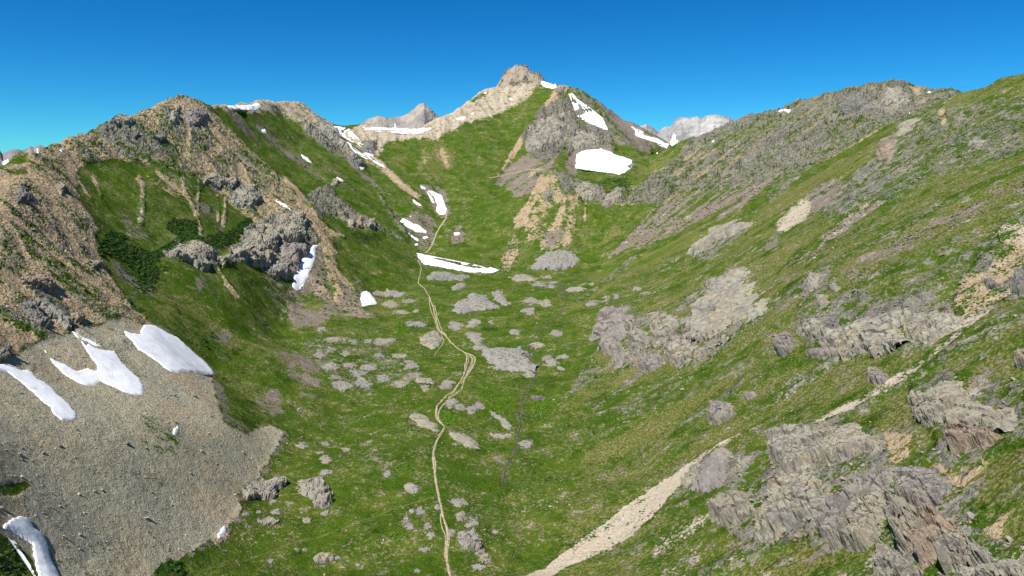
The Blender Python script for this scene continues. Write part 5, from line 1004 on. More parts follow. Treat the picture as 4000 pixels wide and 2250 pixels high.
 ('rock_outcrop', [(345, 1030), (370, 1015), (400, 1030), (390, 1045), (360, 1045)], 4, 'crag', 'grey', 'small rock below the willow thicket on the tan slope'),
 ('rock_outcrop', [(60, 730), (100, 715), (120, 770), (90, 800), (50, 790)], 6, 'crag', 'dark', 'dark crag below the far left skyline'),
 ('rock_outcrop', [(220, 730), (240, 715), (255, 740), (235, 765)], 5, 'crag', 'grey', 'grey outcrop between two tan gullies high at left'),
 # centre
 ('rock_dome', [(2078, 1046), (2093, 1019), (2136, 991), (2175, 979), (2233, 984), (2249, 1007), (2256, 1022), (2233, 1042), (2167, 1061), (2097, 1057)], 10, 'dome', 'slate', 'large rounded grey dome on the grass below the orange runnels'),
 ('rock_slab', [(1668, 1085), (1690, 1065), (1740, 1058), (1777, 1072), (1835, 1082), (1810, 1095), (1740, 1097), (1680, 1096)], 4, 'dome', 'slate', 'long low grey slab just below the snow tongue'),
 ('rock_slab', [(1763, 1122), (1790, 1110), (1826, 1112), (1800, 1130), (1772, 1134)], 3, 'dome', 'slate', 'oval grey slab right of the trail below the long low slab'),
 ('rock_dome', [(1760, 1210), (1800, 1175), (1850, 1150), (1890, 1162), (1930, 1190), (1945, 1203), (1900, 1213), (1840, 1218), (1800, 1225), (1770, 1213)], 6, 'dome', 'slate', 'broad peaked grey dome in the middle of the meadow'),
 ('rock_dome', [(1920, 1145), (1950, 1138), (1975, 1160), (1994, 1185), (1975, 1199), (1950, 1180)], 4, 'dome', 'slate', 'narrow grey hump just right of the broad peaked dome'),
 ('rock_slab', [(1878, 1372), (1940, 1367), (2000, 1362), (2040, 1352), (2057, 1370), (2077, 1410), (2088, 1446), (2060, 1454), (2000, 1457), (1960, 1447), (1920, 1427), (1890, 1397)], 6, 'dome', 'slate', 'big smooth pale slab beside the stream'),
 ('rock_slab', [(1816, 1307), (1845, 1300), (1876, 1306), (1876, 1344), (1905, 1357), (1884, 1365), (1853, 1367), (1841, 1340)], 3, 'dome', 'purple', 'stepped grey slab right of the trail bend'),
 ('rock_dome', [(1638, 1332), (1670, 1305), (1700, 1295), (1725, 1310), (1732, 1330), (1700, 1362), (1670, 1356)], 4, 'dome', 'buff', 'grassy-topped rock hump left of the trail bend'),
 ('rock_dome', [(1153, 1887), (1186, 1872), (1233, 1883), (1280, 1908), (1305, 1942), (1297, 1976), (1233, 1984), (1210, 1961), (1184, 1930), (1160, 1907)], 7, 'crag', 'pale', 'large rounded boulder hump with dark pits, right of a pair at lower left'),
 ('rock_dome', [(938, 1932), (958, 1890), (1010, 1873), (1070, 1866), (1112, 1880), (1117, 1900), (1080, 1932), (1030, 1947), (1002, 1932), (975, 1952), (945, 1947)], 5, 'crag', 'pale', 'large rounded boulder hump by the scree, left of a pair at lower left'),
 ('rock_outcrop', [(1781, 2085), (1804, 2074), (1855, 2077), (1880, 2107), (1884, 2136), (1855, 2151), (1808, 2151), (1792, 2118)], 4, 'crag', 'pale', 'pale fractured outcrop right of the lower trail'),
 ('rock_outcrop', [(1221, 2182), (1249, 2160), (1295, 2163), (1309, 2180), (1272, 2194), (1233, 2198)], 3, 'dome', 'buff', 'low rounded rock near the bottom left of the trail'),
 ('rock_outcrop', [(1581, 1907), (1606, 1895), (1639, 1908), (1639, 1930), (1606, 1930), (1590, 1922)], 3, 'dome', 'pale', 'pale rock just above the faint track junction'),
 ('rock_slab', [(1915, 1606), (1952, 1618), (1985, 1647), (1997, 1680), (1971, 1672), (1946, 1637), (1921, 1622)], 2, 'slab', 'pale', 'curved pale rock rib left of the stream'),
 ('rock_slab', [(1899, 1690), (1956, 1700), (1997, 1697), (1999, 1712), (1960, 1716), (1932, 1710)], 2, 'slab', 'pale', 'flat pale slab at the lower end of the curved rib'),
 ('rock_outcrop', [(2072, 1542), (2090, 1540), (2132, 1548), (2130, 1562), (2078, 1562)], 3, 'crag', 'dark', 'small dark rock step beside the stream'),
 ('rock_slab', [(1745, 1692), (1800, 1694), (1860, 1722), (1872, 1758), (1830, 1755), (1780, 1725)], 2, 'dome', 'buff', 'low stony hump right of the trail near the bright green patch'),
 ('rock_slab', [(1600, 1625), (1640, 1612), (1715, 1668), (1700, 1690), (1640, 1665)], 1.6, 'dome', 'buff', 'low stony hump left of the trail near the bright green patch'),
 ('summit_rock', [(1948, 345), (1960, 312), (1978, 287), (2005, 270), (2030, 265), (2052, 265), (2070, 284), (2103, 294), (2112, 316), (2105, 335), (2060, 318), (2010, 322), (1975, 338)], 4.5, 'crag', 'tanrock', 'rocky cap of the central summit'),
 ('rock_outcrop', [(2170, 350), (2190, 336), (2215, 342), (2200, 370), (2172, 380)], 8, 'crag', 'red', 'brown knob at the top of the right-hand shoulder of the peak'),
 ('rock_outcrop', [(2045, 575), (2080, 500), (2130, 460), (2200, 450), (2230, 500), (2190, 560), (2120, 580), (2070, 600)], 14, 'crag', 'grey', 'large grey rock face below the central peak'),
 ('rock_outcrop', [(2210, 560), (2250, 520), (2310, 520), (2360, 560), (2320, 578), (2260, 585)], 9, 'crag', 'grey', 'dark rocks just above the largest cirque snowfield'),
 ('rock_outcrop', [(2250, 740), (2275, 705), (2320, 720), (2350, 740), (2345, 790), (2300, 785), (2265, 770)], 9, 'crag', 'grey', 'grey cliff beneath the lip of the cirque'),
 ('rock_outcrop', [(2350, 800), (2370, 760), (2420, 725), (2440, 740), (2420, 790), (2370, 810)], 8, 'crag', 'grey', 'grey buttress right of the gully below the cirque'),
 ('rock_outcrop', [(2120, 780), (2130, 740), (2150, 730), (2160, 770), (2140, 790)], 6, 'crag', 'purple', 'small grey rib between the orange runnels'),
 ('rock_outcrop', [(3270, 430), (3300, 385), (3370, 370), (3390, 400), (3350, 440), (3300, 450)], 9, 'crag', 'dark', 'dark cliff blocks under the skyline of the grey ridge'),
 ('rock_outcrop', [(3360, 450), (3390, 400), (3420, 400), (3450, 440), (3400, 455)], 9, 'crag', 'purple', 'purple cliff with a vertical crack on the grey ridge'),
 ('rock_outcrop', [(3450, 440), (3450, 370), (3520, 350), (3560, 390), (3520, 430), (3480, 440)], 8, 'crag', 'grey', 'smooth grey slab below the top of the grey ridge'),
 ('rock_outcrop', [(1190, 490), (1290, 500), (1330, 545), (1400, 610), (1380, 620), (1300, 575), (1210, 530)], 8, 'crag', 'grey', 'dark grey rock slope left of the snow couloir'),
 ('rock_outcrop', [(1340, 600), (1385, 615), (1440, 655), (1400, 660), (1350, 630)], 6, 'crag', 'dark', 'dark blocky rocks at the lower end of the rock slope by the couloir'),
 ('rock_outcrop', [(1408, 585), (1420, 560), (1455, 550), (1466, 575), (1450, 600), (1425, 598)], 6, 'dome', 'dark', 'blue-grey rock in the pale slope under the pass'),
 ('rock_outcrop', [(1290, 730), (1300, 700), (1318, 700), (1325, 725), (1308, 735)], 6, 'crag', 'grey', 'small grey outcrop by a snow patch on the green shoulder'),
]
for k_, (nm, poly, hgt, st, mt, lb) in enumerate(OUT): outcrop(nm, poly, hgt * (.8 if nm == 'crag' else .7 if st == 'crag' else .6), st, mt, lb, seed=100 + 13 * k_, rag=.5 if nm == 'cliff_band' else .2)
print('outcrops', time.time() - T0, NTRI)

# low ledges and slabs in the meadow: (x, y, width, height) in photo pixels
LEDGE = {
 ('rock_ledge', 'low grey rock ledge in the meadow between dome and stream', 'ledges in the upper meadow'): [(2040, 1088, 90, 22), (2135, 1085, 40, 15), (2108, 1110, 45, 20), (2160, 1105, 40, 12), (2150, 1120, 40, 16), (2250, 1130, 65, 18), (2075, 1175, 40, 28), (2130, 1185, 45, 35), (2065, 1215, 45, 30)],
 ('rock_ledge', 'pale rock hump in the grass right of the upper stream', 'humps right of the stream'): [(2320, 1185, 40, 30), (2367, 1172, 28, 28), (2408, 1158, 20, 28), (2490, 1132, 30, 14), (2520, 1150, 36, 14), (2310, 1110, 20, 10)],
 ('rock_ledge', 'flat grey ledge in the grass left of the upper trail', 'ledges left of the trail'): [(1500, 1145, 90, 20), (1545, 1150, 70, 22), (1600, 1175, 50, 18), (1525, 1190, 45, 28), (1570, 1220, 50, 18), (1625, 1215, 22, 10), (1620, 1270, 70, 20)],
 ('rock_ledge', 'broken pinkish-grey rock in the stony ground left of the trail', 'rocks in the stony ground'): [(1255, 1285, 35, 22), (1300, 1330, 75, 25), (1380, 1335, 30, 25), (1440, 1330, 28, 16), (1490, 1335, 70, 28), (1530, 1330, 35, 22), (1290, 1370, 30, 25), (1350, 1385, 30, 18), (1290, 1440, 60, 40), (1440, 1435, 50, 28), (1600, 1430, 55, 40), (1340, 1510, 60, 40), (1420, 1500, 60, 35), (1560, 1500, 50, 30), (1660, 1490, 60, 26), (1250, 1390, 40, 22), (1400, 1460, 50, 26), (1500, 1480, 46, 24), (1370, 1430, 46, 22), (1480, 1390, 40, 20), (1560, 1390, 46, 22), (1620, 1470, 50, 22), (1310, 1480, 40, 22)],
 ('rock_ledge', 'grey rock beside the braided stretch of trail', 'rocks by the braided trail'): [(1750, 1500, 50, 45), (1730, 1510, 25, 25), (1870, 1585, 40, 28), (1800, 1590, 40, 25), (1840, 1600, 35, 28), (1770, 1570, 40, 16), (1755, 1585, 25, 20), (1662, 1520, 28, 26)],
 ('rock_ledge', 'pale rock near the trail bend above the smooth slab', 'rocks above the smooth slab'): [(1845, 1270, 45, 25), (1855, 1258, 45, 22), (1780, 1275, 55, 35), (1920, 1258, 22, 16)],
 ('rock_ledge', 'pale rock on the grassy right bank of the stream', 'rocks on the right bank'): [(2100, 1350, 48, 20), (2195, 1395, 40, 22), (2140, 1400, 45, 25), (2150, 1420, 45, 40), (2065, 1465, 40, 25), (2190, 1440, 30, 16), (2170, 1298, 45, 25), (2055, 1740, 45, 35), (2010, 1300, 40, 25)],
 ('rock_ledge', 'pale rock among the stones left of the lower trail', 'rocks left of the lower trail'): [(1584, 2030, 24, 30), (1640, 2000, 30, 30), (1670, 2060, 30, 28), (1685, 2100, 30, 28), (1710, 1985, 20, 18), (1610, 1995, 22, 18), (1600, 2060, 30, 22), (1660, 2155, 40, 22), (1630, 2235, 24, 12)],
 ('rock_ledge', 'pale rock among the stones right of the lower trail', 'rocks right of the lower trail'): [(1765, 2085, 24, 30), (1790, 1965, 60, 30), (1800, 2015, 40, 35), (1895, 2180, 46, 35), (1880, 2145, 24, 28), (1935, 2075, 26, 16), (1850, 2040, 30, 20), (1870, 2215, 40, 22), (1830, 2050, 26, 18)],
 ('rock_ledge', 'pale rock in the grass below the two rounded boulder humps', 'rocks below the boulder humps'): [(1200, 2035, 36, 22), (1055, 2200, 22, 20), (1262, 2208, 24, 14), (1398, 2202, 18, 12), (1318, 2175, 22, 14), (1190, 2147, 18, 12), (1160, 2150, 22, 14), (1065, 1960, 26, 18), (1075, 2000, 38, 24), (1045, 2040, 55, 30), (1010, 2000, 20, 20), (1270, 2005, 34, 20), (960, 2010, 30, 22)],
 ('rock_ledge', 'small pale rock on the green rise above the boulder humps', 'rocks above the boulder humps'): [(1275, 1800, 45, 28), (1275, 1845, 45, 22), (1180, 1740, 40, 20), (1510, 1850, 30, 25), (1170, 1602, 24, 15), (1350, 1760, 30, 18), (1250, 1770, 26, 16), (1270, 1730, 30, 18)],
}
rgl = random.Random(11)
ORD = 'first second third fourth fifth sixth seventh eighth ninth tenth eleventh twelfth thirteenth fourteenth fifteenth sixteenth seventeenth eighteenth nineteenth twentieth twenty-first twenty-second twenty-third twenty-fourth'.split()
for (nm, lb, gp), items in LEDGE.items():
    for k_, (x, y, w, h) in enumerate(sorted(items)):
        n = 9; poly = [(x + w * .62 * math.cos(a) * rgl.uniform(.75, 1.15), y - h * .55 * math.sin(a) * rgl.uniform(.75, 1.15)) for a in np.linspace(0, 2 * math.pi, n + 1)[:-1]]
        outcrop(nm, poly, max(.3, w * .014) * rgl.uniform(.8, 1.3), rgl.choice(['crag', 'dome', 'slab', 'slab']), rgl.choice(['slate', 'slate', 'purple', 'pale', 'buff']), lb + ', ' + ('leftmost' if k_ == 0 else 'rightmost' if k_ == len(items) - 1 else ORD[k_] + ' from the left'), 'rock', gp, 900 + int(x + y), res=.6, rag=.42)
print('ledges', time.time() - T0, NTRI)
# ------------------------------------------------------------------ single boulders (angular hulls) and loose stones
def hull(seed, n=13, flat=.62):
    rg = random.Random(seed); bm = bmesh.new()
    for _ in range(n):
        v = Vector((rg.gauss(0, 1), rg.gauss(0, 1), rg.gauss(0, 1))).normalized() * rg.uniform(.8, 1.05); v.x *= 1.0; v.y *= rg.uniform(.7, .9); v.z *= flat
        bm.verts.new(v)
    bmesh.ops.convex_hull(bm, input=bm.verts[:]); bmesh.ops.delete(bm, geom=[v for v in bm.verts if not v.link_faces], context='VERTS')
    bmesh.ops.triangulate(bm, faces=bm.faces[:]); bmesh.ops.recalc_face_normals(bm, faces=bm.faces[:])
    V = np.array([v.co[:] for v in bm.verts]); bm.verts.index_update(); F = np.array([[v.index for v in f.verts] for f in bm.faces]); bm.free(); return V, F
PROTO = [hull(40 + k, 12 + k % 5) for k in range(10)]
BM = {}
def boulder(px, py, w, label, group, mat='buff', seed=0, tall=.7):
    rg = random.Random(seed); p = hit([px], [py], H)[0]; r = np.linalg.norm(p); s = w * r / FPX / 2
    key = (seed % 10, mat)
    if key not in BM:
        V, F = PROTO[key[0]]; o = mesh_np('boulder', V, F, MR[mat], False); BM[key] = o.data; first = o
    else: first = bpy.data.objects.new('boulder', BM[key]); COL.objects.link(first)
    first.location = (p[0], p[1], float(H(p[0], p[1])) + s * .18); first.scale = (s, s * rg.uniform(.75, 1.1), s * tall * rg.uniform(.9, 1.3)); first.rotation_euler = (rg.uniform(-.25, .25), rg.uniform(-.25, .25), rg.uniform(0, 6.3))
    return tag(first, label, 'boulder', group)
for k_, (x, y, w, m_, lb) in enumerate([
    (482, 1333, 20, 'dark', 'dark square boulder between the two right-hand scree snowfields'), (572, 2027, 28, 'buff', 'pale split boulder low in the middle of the scree'), (590, 1922, 18, 'grey', 'grey boulder with a dark side above the pale split boulder'),
    (233, 1743, 20, 'dark', 'dark boulder below the left scree snow strip'), (78, 1776, 20, 'buff', 'tan boulder near the left edge of the scree'), (8, 1983, 26, 'grey', 'boulder on the left picture edge above the hooked snow'),
    (760, 1550, 26, 'dark', 'dark flat boulder right of the forked snowfield tip'), (685, 1650, 16, 'dark', 'dark boulder just above the lone snow spot'), (495, 1733, 24, 'dark', 'long dark boulder in the middle of the scree'),
    (300, 1681, 16, 'pale', 'small white boulder below the long snow strip'), (680, 1546, 22, 'grey', 'slanting flat boulder left of the dark flat one'), (785, 1762, 16, 'grey', 'small boulder on the right side of the scree'), (697, 2147, 14, 'pale', 'small pale boulder at the lower end of the scree'),
    (1584, 2030, 26, 'pale', 'big white boulder standing out left of the lower trail'), (1168, 1602, 24, 'pale', 'lone pale boulder in the meadow right of the scree'), (1070, 1312, 0, 'pale', ''), (1740, 1437, 14, 'pale', 'small pale boulder left of the braided trail'),
    (2098, 1263, 12, 'pale', 'small round white boulder near the stream bend'), (2293, 1044, 9, 'pale', 'white boulder in the grass right of the large dome'), (3096, 2188, 32, 'pale', 'pale square block in the grass below the large grey crag'), (2068, 1193, 13, 'pale', 'white stone on top of a meadow ledge')]):
    if w: boulder(x, y, w, lb, None, m_, 3 * k_ + 1)
def region_pts(poly, n, seed):
    rg = np.random.RandomState(seed); P_ = np.array(poly, float); x0, y0 = P_.min(0); x1, y1 = P_.max(0); X = rg.uniform(x0, x1, n * 4); Y = rg.uniform(y0, y1, n * 4)
    m = sdist(X, Y, [tuple(p) for p in poly]) > 0; return X[m][:n], Y[m][:n]
for gi, (poly, n, w0, w1, mats, lb, gp) in enumerate([
    ([(1000, 1960), (1300, 1990), (1330, 2060), (1100, 2120), (960, 2060)], 26, 6, 13, ['pale'], 'small white boulder in the grass below the rounded humps', 'white boulders below the humps'),
    ([(1540, 1960), (1700, 1960), (1710, 2120), (1600, 2100)], 22, 6, 14, ['pale'], 'small white boulder left of the lower trail', 'white boulders left of the trail'),
    ([(1780, 1950), (1900, 2000), (1930, 2200), (1800, 2160), (1770, 2040)], 26, 6, 13, ['pale'], 'small white boulder right of the lower trail', 'white boulders right of the trail'),
    ([(1350, 1780), (1600, 1740), (1620, 1900), (1400, 1900)], 16, 5, 10, ['pale'], 'small white boulder in the middle of the lower meadow', 'white boulders in the lower meadow'),
    ([(1200, 1270), (1620, 1300), (1700, 1520), (1300, 1540)], 30, 6, 13, ['pale', 'buff'], 'small boulder in the stony ground left of the trail', 'boulders in the stony ground'),
    ([(2000, 1100), (2300, 1080), (2280, 1500), (2120, 1480)], 18, 6, 11, ['pale'], 'small pale boulder in the grass along the stream', 'boulders along the stream'),
    ([(100, 1500), (850, 1500), (1000, 1800), (800, 2100), (250, 2200), (60, 1950)], 26, 5, 11, ['buff', 'grey', 'dark'], 'loose angular boulder lying on the scree slope', 'boulders on the scree slope'),
    ([(3100, 1080), (3400, 1150), (3350, 1500), (3050, 1500)], 24, 7, 15, ['grey', 'buff'], 'angular boulder in the grass around the lone pinnacle', 'boulders around the pinnacle'),
    ([(3000, 1500), (3500, 1500), (3450, 1650), (3050, 1680)], 16, 8, 16, ['grey', 'buff'], 'angular boulder in the grass above the foreground rocks', 'boulders above the foreground rocks')]):
    X, Y = region_pts(poly, n, 70 + gi)
    for k_, (x, y) in enumerate(zip(X, Y)):
        w = w0 + (w1 - w0) * ((k_ * 37 % 100) / 100) ** 2; boulder(float(x), float(y), w, lb, gp, mats[k_ % len(mats)], 500 + gi * 60 + k_)

def scatter(name, pos, sizes, mat, label, flat=1.0, seed=0, sink=.25, smooth=False, protos=None, kind='stuff'):
    rg = np.random.RandomState(seed); protos = protos or PROTO; VV, FF = [], []; off = 0
    which = rg.randint(0, len(protos), len(pos)); rot = rg.uniform(0, 6.283, len(pos))
    for k, (V, F) in enumerate(protos):
        idx = np.nonzero(which == k)[0]
        if not len(idx): continue
        c, s = np.cos(rot[idx]), np.sin(rot[idx]); sz = sizes[idx]
        x = (V[None, :, 0] * c[:, None] - V[None, :, 1] * s[:, None]) * sz[:, None]; y = (V[None, :, 0] * s[:, None] + V[None, :, 1] * c[:, None]) * sz[:, None]; z = (V[None, :, 2] * flat + sink) * sz[:, None]
        VV.append((np.stack([x, y, z], -1) + pos[idx][:, None, :]).reshape(-1, 3))
        FF.append((F[None] + (np.arange(len(idx)) * len(V))[:, None, None] + off).reshape(-1, 3)); off += len(idx) * len(V)
    if not VV: return None
    o = mesh_np(name, np.concatenate(VV), np.concatenate(FF), mat, smooth); NTRI[0] += sum(len(f) for f in FF)
    return tag(o, label, None, None, kind)
def pick(weight, n, seed, rmin=0, rmax=9999, reg=None):
    """random ground points where a cover weight is high, evenly by area"""
    rg = np.random.RandomState(seed)
    r_ = np.broadcast_to(rr[:, None], weight.shape); w = np.clip(weight, 0, None) * r_ ** 2 * vis * ((r_ > rmin) & (r_ < rmax) & (np.abs(TPX - 2000) < 2300) & (TPY < 2400))
    if reg is not None: w = w * (regv == reg)
    w = w.ravel(); cs = np.cumsum(w); idx = np.searchsorted(cs, rg.uniform(0, cs[-1], n)); j, i = np.unravel_index(np.clip(idx, 0, w.size - 1), weight.shape)
    a = az[i] + rg.uniform(-.5, .5, n) * (az[1] - az[0]); r2 = rr[j] * (1 + rg.uniform(-.5, .5, n) * .0034); x = np.sin(a) * r2; y = np.cos(a) * r2
    return np.stack([x, y, H(x, y)], 1)
def logn(n, med, sg, seed, lo, hi): return np.clip(med * np.exp(np.random.RandomState(seed).normal(0, sg, n)), lo, hi)
SMALL = [hull(80 + k, 8, .6) for k in range(6)]
scatter('scree_stones', pick(np.clip(C['scree'] - .3, 0, 1), 8000, 1), logn(8000, .17, .5, 2, .09, .7), M_STONE, 'loose grey-brown stones covering the scree slope', 1, 3, protos=SMALL)
scatter('talus_stones', pick(np.clip(C['rock'] - .2, 0, 1), 7000, 4, 100, 520), logn(7000, .34, .6, 5, .16, 1.4), MR['grey'], 'broken rock rubble scattered over the rocky slopes', 1, 6, protos=SMALL)
scatter('meadow_stones', pick(np.clip(1 - C['rock'] - C['tan'] - C['scree'] - C['shrub'], 0, 1) * (fbm(TX, TY, 40, 2, 200) > .12), 1800, 7, 180, 560, 0), logn(1800, .2, .5, 8, .1, .7), M_PSTONE, 'small pale stones strewn across the meadow', 1, 9, protos=SMALL)
def clump(seed):
    rg = random.Random(seed); bm = bmesh.new(); bmesh.ops.create_icosphere(bm, subdivisions=1, radius=1)
    for v in bm.verts: v.co *= rg.uniform(.7, 1.2); v.co.z *= .7
    bm.verts.index_update(); V = np.array([v.co[:] for v in bm.verts]); F = np.array([[v.index for v in f.verts] for f in bm.faces]); bm.free(); return V, F
def leafy(seed, n=30):
    """a low bush: many leaf-sized faces spread through a flattened dome"""
    rg = np.random.RandomState(seed); V, F = [], []
    for k in range(n):
        d = rg.normal(size=3); d /= np.linalg.norm(d); d[2] = abs(d[2]); p = d * rg.uniform(.55, 1.05) * np.array([1, 1, .75])
        t = np.cross(d, rg.normal(size=3)); t /= np.linalg.norm(t); b = np.cross(d, t) + d * rg.uniform(-.5, .5); s = rg.uniform(.22, .42)
        i = len(V); V += [p + t * s, p - t * s * .5 + b * s, p - t * s * .5 - b * s]; F.append((i, i + 1, i + 2))
    return np.array(V), np.array(F)
LEAFY = [leafy(5 + k) for k in range(5)]
scatter('willow_thicket', pick(sstep(.08, .75, C['shrub']) * sstep(-.3, .05, fbm(TX, TY, 9, 3, 220)), 3000, 10), logn(3000, .8, .35, 11, .35, 1.5), M_SHRUB, 'dark green willow thicket on the left mountainside', .7, 12, .1, protos=LEAFY)
lush_w = sstep(.25, .8, C['lush']) * (regv == 0) * sstep(-.15, .2, fbm(TX, TY, 12, 3, 210))
scatter('streamside_herbs', pick(lush_w, 900, 13, 200, 560), logn(900, .5, .35, 14, .25, 1.0), M_HERB, 'bright green leafy herbs beside the stream', 1, 15, .1, protos=LEAFY)
TUFT = [leafy(60 + k, 7) for k in range(6)]
M_GRASS = simple_mat('grass_blade', [(.36, (.045, .085, .010)), (.5, (.095, .135, .020)), (.64, (.20, .195, .065))], .35)
scatter('grass_tufts', pick(np.clip(1 - C['rock'] - C['tan'] - C['scree'] - C['pale'] - C['brown'], 0, 1), 13000, 30, 120, 430), logn(13000, .30, .35, 31, .15, .6), M_GRASS, 'tussocks of alpine grass on the meadow and slopes', .9, 32, .05, protos=TUFT)
tw = sstep(.2, .5, C['brown']) * np.clip(1 - C['rock'], 0, 1) * (rr[:, None] > 560)
CL = [clump(3 + k) for k in range(4)]
scatter('talus_tufts', pick(tw, 2600, 16, 560, 950), logn(2600, .75, .3, 17, .4, 1.3), M_SHRUB, 'dark grass tufts dotting the talus and runnels', .7, 18, .2, protos=CL)
tw2 = sstep(.25, .6, C['pale'] + C['brown']) * np.clip(1.15 - C['pale'], 0, 1) * (regv == 5) * sstep(-.1, .3, fbm(TX, TY, 14, 3, 230))
scatter('slope_tufts', pick(tw2, 1100, 19, 120, 480), logn(1100, .36, .35, 20, .18, .8), M_SHRUB, 'dark grass tufts on the bare right-hand slope', .7, 21, .2, protos=CL)
print('scatter', time.time() - T0, NTRI)

# ------------------------------------------------------------------ far mountains beyond the crest
def far_range(name, sky_pts, r, depth, drop, mat, seed, jag=10.0):
    Q = np.array(sky_pts, float); d = np.concatenate([[0], np.cumsum(np.hypot(np.diff(Q[:, 0]), np.diff(Q[:, 1])))]); n = int(max(60, d[-1] / 3.2))
    t = np.linspace(0, d[-1], n); px = np.interp(t, d, Q[:, 0]); py = np.interp(t, d, Q[:, 1]); Cc = pix_at(px, py, np.full(n, r))
    az_ = np.arctan2(Cc[:, 0], Cc[:, 1]); m = 46; s = np.concatenate([-np.linspace(1, 0, m // 2) ** 1.3, np.linspace(0, 1, m // 2 + 1)[1:] ** 1.3])
    rad = r + s[None, :] * depth; X = np.sin(az_)[:, None] * rad; Y = np.cos(az_)[:, None] * rad
    fall = np.abs(s)[None, :] ** .85 * drop
    nz = fbm(X, Y, depth * .35, 5, seed, .55, True) * depth * .10 * np.minimum(np.abs(s) * 5, 1)[None, :]
    gul = fbm(az_[:, None] * r + X * 0, X * 0 + s[None, :] * 20, depth * .12, 4, seed + 3, .6) * depth * .05 * np.minimum(np.abs(s) * 4, 1)[None, :]
    cj = fbm(az_ * r, az_ * 0, jag * 3, 3, seed + 9) * jag * .35
    Zf = Cc[:, 2][:, None] + cj[:, None] * np.exp(-np.abs(s) * 6)[None, :] - fall + nz + gul
    V = np.stack([X, Y, Zf], -1).reshape(-1, 3); M_ = len(s); q = (np.arange(n - 1)[:, None] * M_ + np.arange(M_ - 1)[None, :]).ravel()
    o = mesh_np(name, V, np.stack([q, q + M_, q + M_ + 1, q + 1], 1), mat)
    z_ = np.zeros(len(o.data.polygons) * 3, np.float32); o.data.polygons.foreach_get('normal', z_)
    if z_[2::3].mean() < 0: o.data.flip_normals()
    return tag(o, None, None, None, 'structure'), (V.reshape(n, M_, 3))
def far_mat(name, c1, c2, c3, snow=0.0):
    m, nt, b = new_mat(name); N = NB(nt); n = N.noise(.006, 6, .65); f = N.noise(.05, 4, .65, vec=N.vscale((1, 1, .3)))
    c = N.ramp(N.m('ADD', N.m('MULTIPLY', n, .6), N.m('MULTIPLY', f, .4)), [(.40, c1), (.5, c2), (.60, c3)]); N.link(c, b.inputs['Base Color']); N.bump(b, f, 14, .9); return m
_, VG1 = far_range('far_saddle_peak', [(1385, 520), (1412, 480), (1439, 464), (1478, 452), (1521, 461), (1563, 454), (1600, 440), (1618, 427), (1637, 406), (1657, 402), (1676, 418), (1695, 437), (1715, 458), (1760, 500)], 2100, 420, 260, far_mat('far_brown_rock', (.16, .15, .15), (.31, .285, .255), (.48, .42, .34)), 3, 12)
_, VG2 = far_range('far_pale_massif', [(2480, 520), (2501, 493), (2524, 484), (2544, 493), (2569, 515), (2598, 493), (2618, 497), (2637, 468), (2660, 460), (2699, 458), (2726, 453), (2742, 464), (2761, 449), (2789, 447), (2812, 454), (2847, 458), (2870, 478), (2930, 520)], 3000, 900, 560, far_mat('far_pale_rock', (.26, .25, .245), (.42, .40, .375), (.60, .575, .53)), 5, 26)
_, VG3 = far_range('far_jagged_range', [(-500, 600), (-300, 570), (-100, 590), (-20, 580), (0, 586), (8, 599), (43, 582), (70, 584), (93, 587), (117, 572), (132, 577), (152, 564), (167, 568), (175, 580), (186, 568), (200, 574), (260, 560), (400, 580)], 4200, 1000, 520, far_mat('far_dark_rock', (.16, .155, .16), (.26, .25, .25), (.36, .345, .33)), 7, 34)

def far_snow(VG, px0, px1, s0, s1, lift, label, slant=0.0):
    n, M_, _ = VG.shape; gx, _ = project(VG[:, 22, 0], VG[:, 22, 1], VG[:, 22, 2]); i0, i1 = np.searchsorted(gx, [px0, px1]); rg = random.Random(int(px0))
    keep = np.zeros((n, M_), bool)
    for i in range(max(i0, 0), min(i1 + 1, n)):
        t = (i - i0) / max(i1 - i0, 1); w = math.sin(math.pi * min(max(t, .03), .97)) ** .6; c = (s0 + s1) / 2 + slant * (t - .5) + rg.uniform(-.5, .5); h = (s1 - s0) / 2 * w
        keep[i, int(max(c - h, 0)):int(max(c + h, 0)) + 2] = True
    q = keep[:-1, :-1] & keep[1:, :-1] & keep[:-1, 1:] & keep[1:, 1:]; j, i = np.nonzero(q)
    if not len(j): return
    k = j * M_ + i; F = np.stack([k, k + M_, k + M_ + 1, k + 1], 1); u, inv = np.unique(F.ravel(), return_inverse=True); V = VG.reshape(-1, 3)[u].copy(); V[:, 2] += lift; V[:, 1] -= lift * .5
    o = mesh_np('snow_patch', V, inv.reshape(F.shape), M_SNOW); z_ = np.zeros(len(o.data.polygons) * 3, np.float32); o.data.polygons.foreach_get('normal', z_)
    if z_[2::3].mean() < 0: o.data.flip_normals()
    tag(o, label, 'snow patch', 'snow on the far mountains')
far_snow(VG1, 1520, 1548, 15, 18, 2.5, 'snow patch on the brown peak behind the pass')
far_snow(VG2, 2600, 2730, 12, 15, 2.0, 'long snow band at the foot of the far pale massif', -2)
far_snow(VG2, 2615, 2650, 15, 18, 2.0, 'snow patch just above the band on the far pale massif')
far_snow(VG2, 2720, 2800, 13, 15, 2.0, 'thin snow strip right of the band on the far pale massif', 2)
far_snow(VG3, 0, 34, 16, 19, 1.5, 'snow streak on the leftmost far mountain'); far_snow(VG3, 50, 62, 14, 18, 1.5, 'short snow gully on the far left jagged range'); far_snow(VG3, 133, 146, 15, 20, 1.5, 'steep snow gully between the far left pinnacles', 4); far_snow(VG3, 88, 100, 17, 19, 1.5, 'snow spot in the middle of the far left jagged range')
